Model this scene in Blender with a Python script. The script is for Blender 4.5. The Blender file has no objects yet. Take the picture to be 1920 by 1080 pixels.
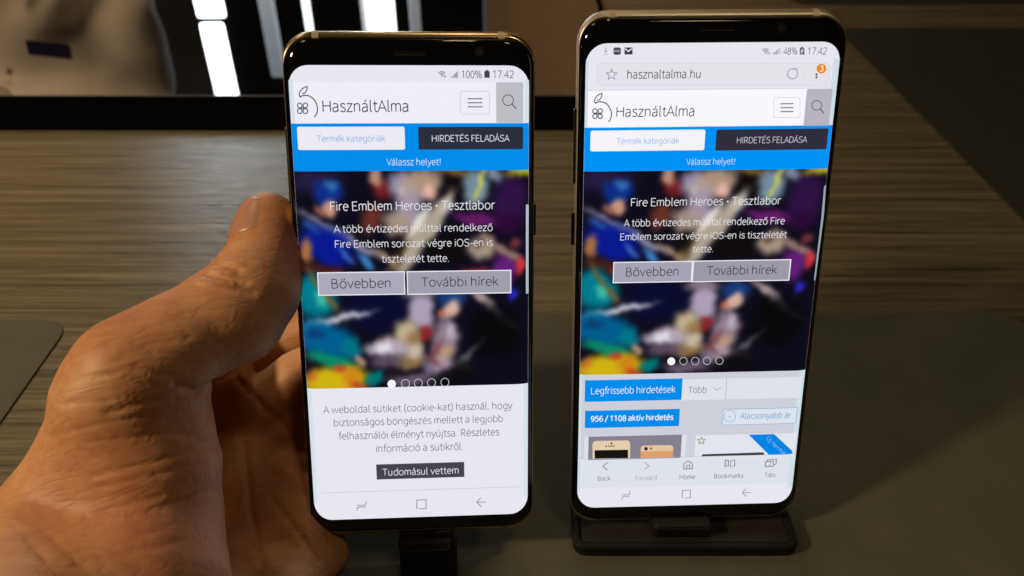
import bpy, bmesh, math, random
import numpy as np
from mathutils import Vector, Matrix
R = math.radians
S = bpy.context.scene
COL = S.collection
random.seed(4)

# ------------------------------------------------------------------ camera, world, lamps
cam = bpy.data.cameras.new('camera')
cam_o = bpy.data.objects.new('camera', cam); COL.objects.link(cam_o)
cam.sensor_width = 36; cam.lens = 28.125
cam_o.location = (0, 0, 0.2225); cam_o.rotation_euler = (R(90-36.5), 0, 0)
cam.clip_start = 0.01; cam.clip_end = 50
cam.dof.use_dof = True; cam.dof.focus_distance = 0.236; cam.dof.aperture_fstop = 16
S.camera = cam_o
S.view_settings.view_transform = 'Standard'; S.view_settings.look = 'None'
S.view_settings.exposure = 0; S.view_settings.gamma = 1
W = bpy.data.worlds.new('World'); S.world = W; W.use_nodes = True
W.node_tree.nodes['Background'].inputs[0].default_value = (1.0, .78, .5, 1)
W.node_tree.nodes['Background'].inputs[1].default_value = .012

def area_lamp(name, loc, target, size, power, color, size_y=None, spread=180):
    l = bpy.data.lights.new(name, 'AREA'); l.energy = power; l.color = color; l.size = size
    if size_y: l.shape = 'RECTANGLE'; l.size_y = size_y
    l.spread = R(spread)
    o = bpy.data.objects.new(name, l); COL.objects.link(o); o.location = loc
    o.rotation_euler = (Vector(target)-Vector(loc)).to_track_quat('-Z', 'Y').to_euler()
    return o
area_lamp('unseen_lamp', (-.70, -.09, .56), (-.12, .16, .05), .07, 5.7, (1, .73, .42))
area_lamp('unseen_lamp', (.02, .88, 1.45), (-.02, .38, 0), .08, 1.5, (1, .74, .44))
area_lamp('unseen_lamp', (-.75, .75, 1.2), (-.42, .52, 0), .2, .5, (1, .80, .50), spread=52)  # added lamp with no known fitting, brightens the wood on the left
area_lamp('unseen_lamp', (.30, -.10, 1.0), (.14, .17, 0), .12, .08, (1, .78, .44), spread=42)  # weak fill lamp, added to lift the mat around the stand
area_lamp('unseen_lamp', (-.95, .85, 1.25), (-.88, 1.42, .3), .25, 4, (1, .66, .36), spread=70)  # added lamp aimed at the bystander so the mirrored shirt shows
area_lamp('unseen_lamp', (.5, 1.6, 1.6), (.2, 2.45, .6), .3, 7.5, (1, .68, .38), spread=100)  # extra lamp put in to light the back wall

# ------------------------------------------------------------------ helpers
def lin(c):
    return tuple((x/255/12.92 if x/255 <= .04045 else ((x/255+.055)/1.055)**2.4) for x in c)
def link(o, parent=None, **kw):
    COL.objects.link(o)
    if parent: o.parent = parent
    for k, v in kw.items(): o[k] = v
    return o
def mesh_obj(name, verts, faces, mat, parent=None, smooth=False, **kw):
    me = bpy.data.meshes.new(name); me.from_pydata([tuple(v) for v in verts], [], faces); me.update()
    for m in (mat if isinstance(mat, list) else [mat]): me.materials.append(m)
    if smooth: me.polygons.foreach_set('use_smooth', [True]*len(me.polygons))
    return link(bpy.data.objects.new(name, me), parent, **kw)
def bm_obj(name, bm, mat, parent=None, smooth=False, **kw):
    me = bpy.data.meshes.new(name); bm.to_mesh(me); bm.free()
    for m in (mat if isinstance(mat, list) else [mat]): me.materials.append(m)
    if smooth: me.polygons.foreach_set('use_smooth', [True]*len(me.polygons))
    return link(bpy.data.objects.new(name, me), parent, **kw)
def empty(name, loc, rot=None, **kw):
    o = bpy.data.objects.new(name, None); o.empty_display_size = .02
    m = Matrix.Translation(loc)
    if rot: m = m @ Matrix(rot).to_4x4()
    o.matrix_world = m
    return link(o, None, **kw)
def box_bm(x0, y0, z0, x1, y1, z1, bev=0, seg=2):
    bm = bmesh.new(); bmesh.ops.create_cube(bm, size=1)
    for v in bm.verts: v.co = Vector(((x0+x1)/2+v.co.x*(x1-x0), (y0+y1)/2+v.co.y*(y1-y0), (z0+z1)/2+v.co.z*(z1-z0)))
    if bev: bmesh.ops.bevel(bm, geom=bm.edges[:], offset=bev, segments=seg, affect='EDGES', profile=.5)
    return bm
def rounded_rect(hw, hh, r, n=8, cx=0, cy=0):
    p = []
    for sx, sy, a in ((1, 1, 0), (-1, 1, 90), (-1, -1, 180), (1, -1, 270)):
        for i in range(n+1):
            b = R(a+90*i/n); p.append((cx+sx*(hw-r)+r*math.cos(b), cy+sy*(hh-r)+r*math.sin(b)))
    return p
def loft(rings, caps=(True, True)):
    n = len(rings[0]); v = [q for r in rings for q in r]; f = []
    for k in range(len(rings)-1):
        for i in range(n):
            j = (i+1) % n; f.append((k*n+i, k*n+j, (k+1)*n+j, (k+1)*n+i))
    if caps[0]: f.append(tuple(range(n-1, -1, -1)))
    if caps[1]: f.append(tuple((len(rings)-1)*n+i for i in range(n)))
    return v, f

# ------------------------------------------------------------------ materials
def mat(name, color=(.5, .5, .5), rough=.5, metal=0, spec=.5, emit=None, es=1):
    m = bpy.data.materials.new(name); m.use_nodes = True; b = m.node_tree.nodes['Principled BSDF']
    b.inputs['Base Color'].default_value = (*color, 1); b.inputs['Roughness'].default_value = rough
    b.inputs['Metallic'].default_value = metal; b.inputs['Specular IOR Level'].default_value = spec
    if emit: b.inputs['Emission Color'].default_value = (*emit, 1); b.inputs['Emission Strength'].default_value = es
    return m
class NT:
    def __init__(s, m): s.t = m.node_tree; s.b = s.t.nodes['Principled BSDF']
    def n(s, typ, ins=None, **kw):
        x = s.t.nodes.new(typ)
        for k, v in kw.items(): setattr(x, k, v)
        for k, v in (ins or {}).items():
            if isinstance(v, bpy.types.NodeSocket): s.t.links.new(v, x.inputs[k])
            else: x.inputs[k].default_value = v
        return x
    def math(s, op, a, b=0., c=None):
        d = {0: a, 1: b}
        if c is not None: d[2] = c
        return s.n('ShaderNodeMath', d, operation=op).outputs[0]
    def ramp(s, fac, stops):
        x = s.n('ShaderNodeValToRGB', {0: fac}); cr = x.color_ramp
        while len(cr.elements) < len(stops): cr.elements.new(.5)
        for e, (p, c) in zip(cr.elements, stops): e.position = p; e.color = (*c, 1)
        return x.outputs[0]
    def noise(s, vec, scale, detail=4, rough=.5, dist=0):
        return s.n('ShaderNodeTexNoise', {'Vector': vec, 'Scale': scale, 'Detail': detail, 'Roughness': rough, 'Distortion': dist}).outputs[0]
    def mapped(s, scale=(1, 1, 1), rot=(0, 0, 0)):
        tc = s.n('ShaderNodeTexCoord').outputs['Object']
        return s.n('ShaderNodeMapping', {0: tc, 2: rot, 3: scale}).outputs[0]
    def bump(s, h, dist, strength=1., normal=None):
        d = {'Height': h, 'Distance': dist, 'Strength': strength}
        if normal: d['Normal'] = normal
        return s.n('ShaderNodeBump', d).outputs[0]
    def out(s, key, sock): s.t.links.new(sock, s.b.inputs[key])

def wood_mat():
    m = mat('wood_laminate', rough=.42, spec=.23); t = NT(m)
    v = t.mapped((10, 520, 1)); a = t.noise(v, 1, 5, .65, .5)
    v2 = t.mapped((22, 1500, 1)); b = t.noise(v2, 1, 3, .6)
    v3 = t.mapped((4, 190, 1)); c = t.noise(v3, 1, 4, .55, .3)
    g = t.math('ADD', t.math('MULTIPLY', a, .45), t.math('ADD', t.math('MULTIPLY', b, .25), t.math('MULTIPLY', c, .3)))
    t.out('Base Color', t.ramp(g, [(.37, (.018, .015, .009)), (.45, (.078, .067, .043)), (.53, (.128, .111, .074)), (.64, (.20, .177, .121))]))
    t.out('Roughness', t.math('MULTIPLY_ADD', b, .14, .16))
    t.out('Normal', t.bump(t.math('ADD', a, b), .0006, .35))
    return m
def speckle_mat(name, c0, c1, scale, rough, bump=.0002, spec=.5):
    m = mat(name, rough=rough, spec=spec); t = NT(m); v = t.mapped()
    a = t.noise(v, scale, 3, .6); b = t.noise(v, scale/40, 3, .6)
    t.out('Base Color', t.ramp(t.math('ADD', t.math('MULTIPLY', a, .5), t.math('MULTIPLY', b, .5)), [(.35, c0), (.65, c1)]))
    t.out('Normal', t.bump(a, bump, .5))
    return m
WOOD = wood_mat()
MAT_RUBBER = speckle_mat('mat_rubber', (.062, .062, .044), (.086, .084, .062), 1800, .75, .0002, .3)
MAT_DARK = speckle_mat('mat_rubber_dark', (.020, .019, .013), (.029, .028, .020), 1800, .8, .0002, .2)
BLACK_FRAME = mat('black_frame', (.002, .002, .002), .9, spec=0)
PANEL_GLASS = mat('panel_glass', (.003, .003, .0035), .015, spec=.75)
PHONE_GLASS = mat('phone_glass', (.002, .002, .003), .03, spec=.5)
PLASTIC = speckle_mat('black_plastic', (.006, .0055, .005), (.010, .009, .008), 3000, .55, .0001, .22)
METAL = mat('champagne_metal', (.62, .49, .30), .27, 1)
METAL_PALE = mat('pale_metal', (.60, .54, .43), .45, 1)
METAL_DARK = mat('dark_metal', (.10, .085, .06), .25, 1)
BAND = mat('antenna_band', (.42, .36, .25), .4)
SLOT = mat('slot_black', (.002, .002, .002), .5, spec=.2)
LENS = mat('lens_glass', (.02, .016, .022), .05)
NAIL = mat('nail', (.42, .215, .14), .34, spec=.45)
NAIL.node_tree.nodes['Principled BSDF'].inputs['Subsurface Weight'].default_value = .2
NAIL.node_tree.nodes['Principled BSDF'].inputs['Subsurface Radius'].default_value = (.003, .001, .0006)
def skin_mat():
    m = mat('skin', rough=.46, spec=.42); t = NT(m)
    o = t.n('ShaderNodeTexCoord').outputs['Object']
    blot = t.noise(o, 60, 4, .6); fine = t.noise(o, 420, 4, .6)
    # crease field: long thin lines that run across the hand, plus the small cells between them
    def axes(L, N, M, a, b):
        dot = lambda v: t.n('ShaderNodeVectorMath', {0: o, 1: v}, operation='DOT_PRODUCT').outputs['Value']
        return t.n('ShaderNodeCombineXYZ', {0: t.math('MULTIPLY', dot(L), a), 1: t.math('MULTIPLY', dot(N), b), 2: t.math('MULTIPLY', dot(M), b)}).outputs[0]
    AX = ((.966, .154, .208), (-.259, .574, .777), (0, -.804, .595))
    lines = t.noise(axes(*AX, 22, 200), 1, 3, .5, .5)
    ridg = t.math('SMOOTH_MIN', t.math('MULTIPLY', t.math('ABSOLUTE', t.math('SUBTRACT', lines, .5)), 14), 1.0, .4)
    vor = t.n('ShaderNodeTexVoronoi', {'Vector': axes(*AX, 480, 900), 'Scale': 1.0}, feature='DISTANCE_TO_EDGE').outputs['Distance']
    cell = t.math('SMOOTH_MIN', t.math('MULTIPLY', vor, 4), 1.0, .3)
    big = t.noise(o, 28, 3, .5); pore = t.noise(o, 1500, 2, .5)
    c = t.ramp(t.math('ADD', t.math('MULTIPLY', big, .45), t.math('ADD', t.math('MULTIPLY', blot, .33), t.math('MULTIPLY', fine, .22))), [(.36, (.39, .130, .055)), (.46, (.46, .190, .082)), (.54, (.50, .240, .108)), (.64, (.56, .305, .150))])
    dark = t.n('ShaderNodeMix', {0: t.math('MULTIPLY_ADD', ridg, -.2, .2), 6: c, 7: (.30, .10, .045, 1)}, data_type='RGBA').outputs[2]
    t.out('Base Color', dark)
    h = t.math('ADD', t.math('ADD', t.math('MULTIPLY', ridg, .85), t.math('MULTIPLY', pore, .12)), t.math('MULTIPLY', cell, .14))
    t.out('Normal', t.bump(h, .0006, .16))
    t.out('Roughness', t.math('MULTIPLY_ADD', fine, .22, .42))
    t.b.inputs['Subsurface Weight'].default_value = .16
    t.b.inputs['Subsurface Radius'].default_value = (.0055, .0018, .0009)
    return m
SKIN = skin_mat()
_em = {}
def screen_mat(c):
    c = tuple(c)
    if c not in _em: _em[c] = mat('display_%d_%d_%d' % c, (0, 0, 0), .06, spec=.35, emit=lin(c))
    return _em[c]

# ------------------------------------------------------------------ table
TH = -1.0
floor = bm_obj('floor', box_bm(-6, -6, TH-.05, 6, 6, TH), speckle_mat('floor_tile', (.05, .045, .04), (.07, .062, .055), 40, .5), kind='structure')
table = empty('display_table', (0, .3, TH), label='wood laminate shop table under the phones, mats and black glass panel', category='table')
bm_obj('tabletop', box_bm(-1.3, -.55, -TH-.045, 1.3, .75, -TH, .003), WOOD, table)
for x in (-1.2, 1.2):
    for y in (-.45, .65): bm_obj('leg', box_bm(x-.04, y-.04, 0, x+.04, y+.04, -TH-.045), METAL_DARK, table)
def sheet(name, x0, y0, x1, y1, z0, h, r, m, **kw):
    cx, cy = (x0+x1)/2, (y0+y1)/2; hw, hh = (x1-x0)/2, (y1-y0)/2; e = min(.0006, h*.4)
    rr = lambda d, z: [(a, b, z) for a, b in rounded_rect(hw-d, hh-d, r-d, 8)]
    v, f = loft([rr(0, 0), rr(0, h-e), rr(e*.4, h-e*.3), rr(e, h)])
    o = mesh_obj(name, v, f, m, **kw); o.location = (cx, cy, z0); return o
g = 'dark rubber mats laid on the table'
sheet('table_mat', -.56, -.08, -.1945, .2765, .0002, .0005, .013, MAT_RUBBER, label='dark mat left of the hand, its rounded corner on the wood', category='mat', group=g)
sheet('table_mat', -.142, -.10, .226, .2815, .0002, .0005, .013, MAT_RUBBER, label='wide dark mat under both phones and the black stand', category='mat', group=g)
sheet('table_mat', .2695, .30, .66, .6630, .0002, .0005, .005, MAT_DARK, label='dark mat behind the right phone at upper right, slanting inner edge', category='mat', group=g)
sheet('table_mat', .2545, .7300, .66, .98, .0002, .0005, .013, MAT_DARK, label='farthest dark mat, a thin strip at the top right', category='mat', group=g)

# black glass panel let into the table
PX0, PX1, PY0, PY1 = -.75, .080, .4690, .97
pan = empty('countertop_display', ((PX0+PX1)/2, PY0, 0), label='flat black glass display with matte black border set in the table behind the phones', category='display')
def pbox(n, x0, y0, x1, y1, z1, m, bev=.0006):
    cx = (PX0+PX1)/2
    return bm_obj(n, box_bm(x0-cx, y0-PY0, .0002, x1-cx, y1-PY0, z1, bev), m, pan)
pbox('frame', PX0, PY0, PX1, PY0+.0475, .0032, BLACK_FRAME)
pbox('frame', PX0, PY1-.03, PX1, PY1, .0032, BLACK_FRAME)
pbox('frame', PX0, PY0+.0477, PX0+.01, PY1-.0302, .0032, BLACK_FRAME)
pbox('frame', PX1-.004, PY0+.0477, PX1, PY1-.0302, .0032, BLACK_FRAME)
pbox('glass', PX0+.0102, PY0+.0477, PX1-.0042, PY1-.0302, .0022, PANEL_GLASS, .0003)
pbox('rim', PX0+.0102, PY0+.0477, PX1-.0042, PY0+.0487, .0034, mat('rim_grey', (.014, .013, .010), .5), .0003)

# ------------------------------------------------------------------ a light single-line sans for the print on the displays
def el(cx, cy, rx, ry, a0, a1, n=14): return [(cx+rx*math.cos(R(a0+(a1-a0)*i/n)), cy+ry*math.sin(R(a0+(a1-a0)*i/n))) for i in range(n+1)]
def cv(*p):                                   # smooth curve through the points
    p = list(p); o = []
    for i in range(len(p)-1):
        a, b, c, d = p[max(i-1, 0)], p[i], p[i+1], p[min(i+2, len(p)-1)]
        for k in range(3):
            t = k/3; o.append(tuple(.5*(2*b[j]+(c[j]-a[j])*t+(2*a[j]-5*b[j]+4*c[j]-d[j])*t*t+(3*b[j]-a[j]-3*c[j]+d[j])*t**3) for j in (0, 1)))
    return o+[p[-1]]
def dot(x, y): return [(x, y+.03), (x, y-.03)]
ARCH = cv((.08, .37), (.14, .45), (.25, .49), (.35, .45), (.385, .34), (.385, 0))
SIX = cv((.38, .6), (.27, .65), (.15, .58), (.09, .4), (.08, .22), (.13, .05), (.25, -.01), (.37, .06), (.41, .2), (.36, .34), (.25, .39), (.14, .34), (.085, .24))
GLYPHS = {
 'a': (.45, [cv((.07, .43), (.13, .475), (.21, .49), (.29, .47), (.34, .41), (.35, .33), (.35, .2), (.35, 0)), cv((.35, .29), (.22, .27), (.11, .23), (.06, .16), (.06, .09), (.10, .02), (.17, -.01), (.26, .02), (.35, .10))]),
 'b': (.50, [[(.08, .71), (.08, 0)], el(.235, .24, .19, .25, 145, -145)]), 'c': (.42, [el(.26, .24, .2, .25, 48, 312)]),
 'd': (.50, [[(.42, .71), (.42, 0)], el(.265, .24, .19, .25, 35, 325)]), 'e': (.47, [[(.07, .26), (.42, .26)]+el(.25, .24, .18, .25, 8, 312)]),
 'f': (.28, [cv((.31, .70), (.24, .72), (.17, .68), (.14, .58), (.14, .3), (.14, 0)), [(.03, .48), (.27, .48)]]),
 'g': (.49, [el(.255, .25, .18, .24, 35, 325), cv((.41, .48), (.41, .2), (.41, -.05), (.36, -.17), (.24, -.21), (.09, -.16))]),
 'h': (.49, [[(.08, .71), (.08, 0)], ARCH]), 'i': (.2, [[(.1, .48), (.1, 0)], dot(.1, .64)]), '\u0131': (.2, [[(.1, .48), (.1, 0)]]),
 'j': (.21, [cv((.11, .48), (.11, .2), (.11, -.1), (.07, -.19), (-.01, -.2)), dot(.11, .64)]), 'k': (.43, [[(.08, .71), (.08, 0)], [(.36, .48), (.08, .17)], [(.18, .27), (.39, 0)]]),
 'l': (.22, [cv((.09, .71), (.09, .4), (.09, .07), (.12, 0), (.18, 0))]),
 'm': (.69, [[(.08, .48), (.08, 0)], cv((.08, .39), (.15, .47), (.22, .49), (.3, .46), (.335, .36), (.335, .2), (.335, 0)), cv((.335, .38), (.41, .47), (.49, .49), (.57, .46), (.605, .36), (.605, .2), (.605, 0))]),
 'n': (.49, [[(.08, .48), (.08, 0)], ARCH]), 'o': (.51, [el(.255, .24, .19, .25, 0, 360, 20)]), 'p': (.50, [[(.08, .48), (.08, -.2)], el(.235, .24, .19, .25, 145, -145)]),
 'r': (.31, [[(.08, .48), (.08, 0)], cv((.08, .31), (.14, .44), (.22, .49), (.29, .48))]),
 's': (.39, [cv((.34, .42), (.28, .475), (.2, .49), (.11, .46), (.08, .38), (.11, .31), (.21, .26), (.31, .2), (.335, .12), (.30, .03), (.21, -.01), (.12, .01), (.05, .07))]),
 't': (.31, [cv((.14, .63), (.14, .4), (.14, .12), (.17, .03), (.23, -.01), (.3, .01)), [(.03, .48), (.29, .48)]]),
 'u': (.49, [cv((.08, .48), (.08, .3), (.08, .15), (.11, .04), (.2, -.01), (.3, .03), (.385, .12)), [(.385, .48), (.385, 0)]]),
 'v': (.42, [[(.03, .48), (.21, 0), (.39, .48)]]), 'w': (.64, [[(.03, .48), (.17, 0), (.32, .46), (.47, 0), (.61, .48)]]),
 'y': (.42, [[(.03, .48), (.22, .02)], cv((.4, .48), (.22, .0), (.17, -.12), (.11, -.19), (.03, -.2))]), 'z': (.41, [[(.05, .48), (.35, .48), (.05, 0), (.37, 0)]]),
 'A': (.52, [[(.02, 0), (.26, .66), (.5, 0)], [(.1, .22), (.42, .22)]]),
 'B': (.54, [[(.09, 0), (.09, .66)], cv((.09, .66), (.27, .66), (.38, .61), (.41, .5), (.37, .4), (.25, .35), (.09, .35)), cv((.09, .35), (.27, .35), (.41, .3), (.455, .19), (.41, .06), (.28, 0), (.09, 0))]),
 'D': (.58, [[(.09, 0), (.09, .66)], cv((.09, .66), (.24, .66), (.41, .6), (.51, .46), (.52, .3), (.46, .12), (.34, .02), (.2, 0), (.09, 0))]),
 'E': (.49, [[(.43, .66), (.09, .66), (.09, 0), (.44, 0)], [(.09, .35), (.38, .35)]]), 'F': (.46, [[(.43, .66), (.09, .66), (.09, 0)], [(.09, .34), (.38, .34)]]),
 'H': (.61, [[(.09, 0), (.09, .66)], [(.52, 0), (.52, .66)], [(.09, .35), (.52, .35)]]), 'I': (.24, [[(.12, 0), (.12, .66)]]), 'L': (.46, [[(.09, .66), (.09, 0), (.44, 0)]]),
 'R': (.54, [[(.09, 0), (.09, .66)], cv((.09, .66), (.28, .66), (.41, .6), (.435, .47), (.39, .35), (.27, .3), (.09, .3)), [(.27, .3), (.46, 0)]]),
 'S': (.52, [cv((.45, .58), (.37, .65), (.27, .67), (.14, .62), (.09, .5), (.14, .4), (.27, .34), (.4, .28), (.46, .17), (.41, .05), (.28, -.01), (.15, .01), (.05, .09))]), 'O': (.64, [el(.32, .33, .26, .34, 0, 360, 24)]),
 'T': (.5, [[(.02, .66), (.48, .66)], [(.25, .66), (.25, 0)]]), 'U': (.57, [cv((.09, .66), (.09, .4), (.09, .22), (.13, .06), (.28, -.01), (.43, .06), (.48, .22), (.48, .4), (.48, .66))]), 'V': (.49, [[(.02, .66), (.245, 0), (.47, .66)]]),
 '0': (.48, [el(.24, .32, .17, .33, 0, 360, 20)]), '1': (.46, [[(.08, .55), (.25, .65), (.25, 0)]]), '2': (.48, [cv((.07, .53), (.13, .62), (.24, .65), (.36, .6), (.4, .48), (.34, .32), (.22, .17), (.07, 0))+[(.42, 0)]]),
 '3': (.48, [cv((.08, .58), (.2, .65), (.34, .61), (.38, .49), (.33, .38), (.2, .35)), cv((.2, .35), (.36, .31), (.41, .18), (.35, .05), (.22, -.01), (.06, .06))]), '4': (.48, [[(.34, 0), (.34, .65), (.04, .18), (.45, .18)]]),
 '5': (.48, [[(.4, .64), (.13, .64), (.1, .36)]+cv((.1, .36), (.22, .41), (.36, .36), (.41, .21), (.35, .05), (.2, -.01), (.06, .06))]), '6': (.48, [SIX]), '7': (.46, [[(.05, .64), (.41, .64), (.17, 0)]]),
 '8': (.48, [el(.24, .49, .14, .155, 0, 360), el(.24, .17, .17, .18, 0, 360)]), '9': (.48, [[(.49-x, .64-y) for x, y in SIX]]),
 '.': (.22, [dot(.1, .02)]), ',': (.22, [[(.11, .05), (.06, -.12)]]), '!': (.26, [[(.13, .66), (.13, .2)], dot(.13, .02)]), '(': (.28, [cv((.23, .74), (.13, .55), (.1, .3), (.13, .05), (.23, -.16))]), ')': (.28, [cv((.05, .74), (.15, .55), (.18, .3), (.15, .05), (.05, -.16))]),
 '-': (.29, [[(.04, .24), (.25, .24)]]), '/': (.34, [[(.02, -.12), (.31, .70)]]), ':': (.22, [dot(.11, .42), dot(.11, .02)]), '%': (.78, [el(.18, .48, .11, .17, 0, 360), el(.6, .16, .11, .17, 0, 360), [(.56, .66), (.22, -.01)]]), '\u2022': (.3, [el(.15, .3, .045, .045, 0, 360, 8), dot(.15, .3), dot(.18, .3), dot(.12, .3)])}
MARKS = {'á': ('a', .22, 1), 'é': ('e', .25, 1), 'í': ('\u0131', .1, 1), 'ó': ('o', .255, 1), 'ú': ('u', .235, 1), 'ö': ('o', .255, 2), 'ü': ('u', .235, 2), 'ő': ('o', .255, 3), 'ű': ('u', .235, 3), 'Á': ('A', .26, 4), 'É': ('E', .27, 4), 'Ú': ('U', .285, 4)}
def typeset(txt):
    x, o = 0., []
    for ch in txt:
        if ch == ' ': x += .2; continue
        base, cx, k = MARKS.get(ch, (ch, 0, 0)); adv, ls = GLYPHS[base]
        for L_ in ls: o.append([(x+a, b) for a, b in L_])
        ac = {1: [[(-.02, .57), (.08, .70)]], 2: [dot(-.09, .635), dot(.09, .635)], 3: [[(-.08, .57), (-.01, .70)], [(.06, .57), (.14, .70)]], 4: [[(-.02, .74), (.08, .84)]]}.get(k, [])
        for L_ in ac: o.append([(x+cx+a, b) for a, b in L_])
        x += adv
    return o, x

# ------------------------------------------------------------------ phones
def phone(name, W3, P, hw, hh, cy, content, sw, sh, label, buttons, metal, cam_uv, ear, group):
    """local frame in metres: x right, y up the phone, z out of the glass; screen centre at x=y=0."""
    k = .001; R_ = 8.2; xf = hw-6.0; ax = 5.5; zb = 2.7
    base = cy-hh
    Rm = Matrix(W3); org = Vector(P)*k
    loc = org + Rm @ Vector((0, base*k, -4*k))
    root = empty(name, loc, W3, label=label, category='phone', group=group)
    T = lambda x, y, z: (x*k, (y-base)*k, (z+4)*k)      # z = 0 at flat front glass
    def drop(x):
        d = abs(x)-xf
        if d <= 0: return 0
        q = min(d/ax, .999); return -zb*(1-math.sqrt(1-q*q))
    def ring(w, h, r, z): return [T(a, b+cy, z) for a, b in rounded_rect(w, h, r, 8)]
    # front glass: curved along both long sides
    rings = []
    for i in range(9):
        s = math.sin(R(90*i/8)); c = math.cos(R(90*i/8))
        rings.append(ring(xf+ax*s, hh-3.3+1.3*s, 4.5+2.6*s, -zb*(1-c)))
    v, f = loft(rings[::-1], (False, True))
    mesh_obj('front_glass', v, f, PHONE_GLASS, root, True)
    # frame band, wider at the two ends
    prof = [(.5, 2.1, -2.7), (.42, 2.0, -1.9), (.30, 1.5, -1.98), (.16, .9, -2.3), (.04, .33, -2.95), (0, 0, -4.0), (.04, .33, -5.05), (.16, .9, -5.7), (.30, 1.5, -6.02), (.42, 2.0, -6.1), (.5, 2.1, -5.3)]
    rings = [ring(hw-a, hh-b, R_-min(a, b)-.3*(b-a), z) for a, b, z in prof]
    v, f = loft(rings[::-1], (False, False)); mesh_obj('frame', v, f, metal, root, True)
    rings = []
    for i in range(9):
        s = math.sin(R(90*i/8)); c = math.cos(R(90*i/8))
        rings.append(ring(xf+ax*s, hh-3.3+1.3*s, 4.5+2.6*s, -8+zb*(1-c)))
    v, f = loft(rings, (False, True)); mesh_obj('back_glass', v, [q[::1] for q in f], PHONE_GLASS, root, True)
    # antenna bands let into the top and bottom rim
    for sx in (-1, 1):
        for sy in (-1, 1):
            vs, fs = [], []
            for a, b, z in prof[1:7]:
                for x in (hw-R_-1.9, hw-R_-.1):
                    vs.append(T(sx*x, cy+sy*(hh-b+.05), z+(.05 if z > -4 else -.05)))
            for i in range(5): fs.append((2*i, 2*i+1, 2*i+3, 2*i+2))
            mesh_obj('antenna_band', vs, fs, BAND, root, True)
    for side, y0, y1, pr in buttons:
        x0, x1 = (hw-.4, hw+pr) if side > 0 else (-hw-pr, -hw+.4)
        a, b = T(x0, y0, -5.0), T(x1, y1, -3.1)
        bm_obj('side_button', box_bm(*a, *b, .0003), METAL_DARK, root)
    # earpiece, camera, port
    v, f = loft([[T(a, b, z) for a, b in rounded_rect(ear[1], .55, .5, 4, ear[0], ear[2])] for z in (.01, .03)])
    mesh_obj('earpiece', v, f, SLOT, root)
    v, f = loft([[T(a, b, .04) for a, b in rounded_rect(ear[1], .06, .05, 2, ear[0], ear[2]-.6)], [T(a, b, .06) for a, b in rounded_rect(ear[1], .06, .05, 2, ear[0], ear[2]-.6)]])
    mesh_obj('earpiece_rim', v, f, mat('rim_line', (.05, .042, .033), .4), root)
    for n, r0, m in (('camera_ring', 1.5, SLOT), ('front_camera', 1.0, LENS)):
        z = .02 if n == 'camera_ring' else .05
        c = [T(cam_uv[0]+r0*math.cos(R(a)), cam_uv[1]+r0*math.sin(R(a)), z) for a in range(0, 360, 20)]
        mesh_obj(n, c, [tuple(range(18))], m, root)
    bm_obj('charging_port', box_bm(*T(-4.5, cy-hh-.05, -5.2), *T(4.5, cy-hh+.6, -2.8), .0004), SLOT, root)
    # display, all its print lies on it
    Z = lambda x, ly: drop(x)+.02+.025*ly
    def strip_cols(x0, x1):
        xs = [x0, x1]+[x for q in np.linspace(0, ax*.97, 9) for x in (xf+q, -xf-q)]
        xs = sorted(x for x in set(round(x, 3) for x in xs) if x0-1e-6 <= x <= x1+1e-6); return xs
    def grid(n, xs, lo, hi, ly, m, par):
        vs, fs = [], []
        for x in xs: vs += [T(x, lo(x), Z(x, ly)), T(x, hi(x), Z(x, ly))]
        for i in range(len(xs)-1): fs.append((2*i, 2*i+2, 2*i+3, 2*i+1))
        return mesh_obj(n, vs, fs, m, par, True)
    rc = 5.6
    def edge(x):
        d = abs(x)-(sw-rc); return sh-(0 if d <= 0 else rc-math.sqrt(max(0, rc*rc-d*d)))
    xs = strip_cols(-sw, sw)+[sx*(sw-rc+rc*math.sin(R(a))) for sx in (-1, 1) for a in range(0, 91, 9)]
    xs = sorted(set(round(x, 3) for x in xs))
    scr = grid('screen', xs, lambda x: -edge(x), edge, 0, screen_mat((232, 230, 239)), root)
    stroke_acc = {}
    last = [None, None]
    def flush():
        if last[0]:
            n, (vs, fs, mi, ms) = last; o = mesh_obj(n, vs, fs, [screen_mat(c) for c in ms], scr)
            o.data.polygons.foreach_set('material_index', mi)
        last[0] = None
    def add(n, vs, fs, col):
        col = tuple(col)
        if not (n.endswith('_icon') or n == 'logo'):
            flush(); mesh_obj(n, vs, fs, screen_mat(col), scr); return
        if last[0] != n: flush(); last[0] = n; last[1] = ([], [], [], [])
        V, F, MI, MS = last[1]
        if col not in MS: MS.append(col)
        o = len(V); V += vs; F += [tuple(i+o for i in q) for q in fs]; MI += [MS.index(col)]*len(fs)
    def stroke(pts, w, ly, closed):
        pts = [Vector(p) for p in pts]; n = len(pts); vs, fs = [], []
        for i, p in enumerate(pts):
            a = pts[i-1] if (i or closed) else p; b = pts[(i+1) % n] if (i < n-1 or closed) else p
            d0 = (p-a).normalized() if (p-a).length > 1e-6 else (b-p).normalized(); d1 = (b-p).normalized() if (b-p).length > 1e-6 else d0
            nn = Vector((-(d0+d1).y, (d0+d1).x)); nn = nn.normalized() if nn.length > 1e-4 else Vector((-d0.y, d0.x))
            sc = min(2.2, 1/max(.3, nn.dot(Vector((-d0.y, d0.x)))))
            for sgn in (1, -1):
                q = p+nn*sgn*w/2*sc; vs.append(T(q.x, q.y, Z(q.x, ly)))
        for i in range(n if closed else n-1):
            j = (i+1) % n; fs.append((2*i, 2*i+1, 2*j+1, 2*j))
        return vs, fs
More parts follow.
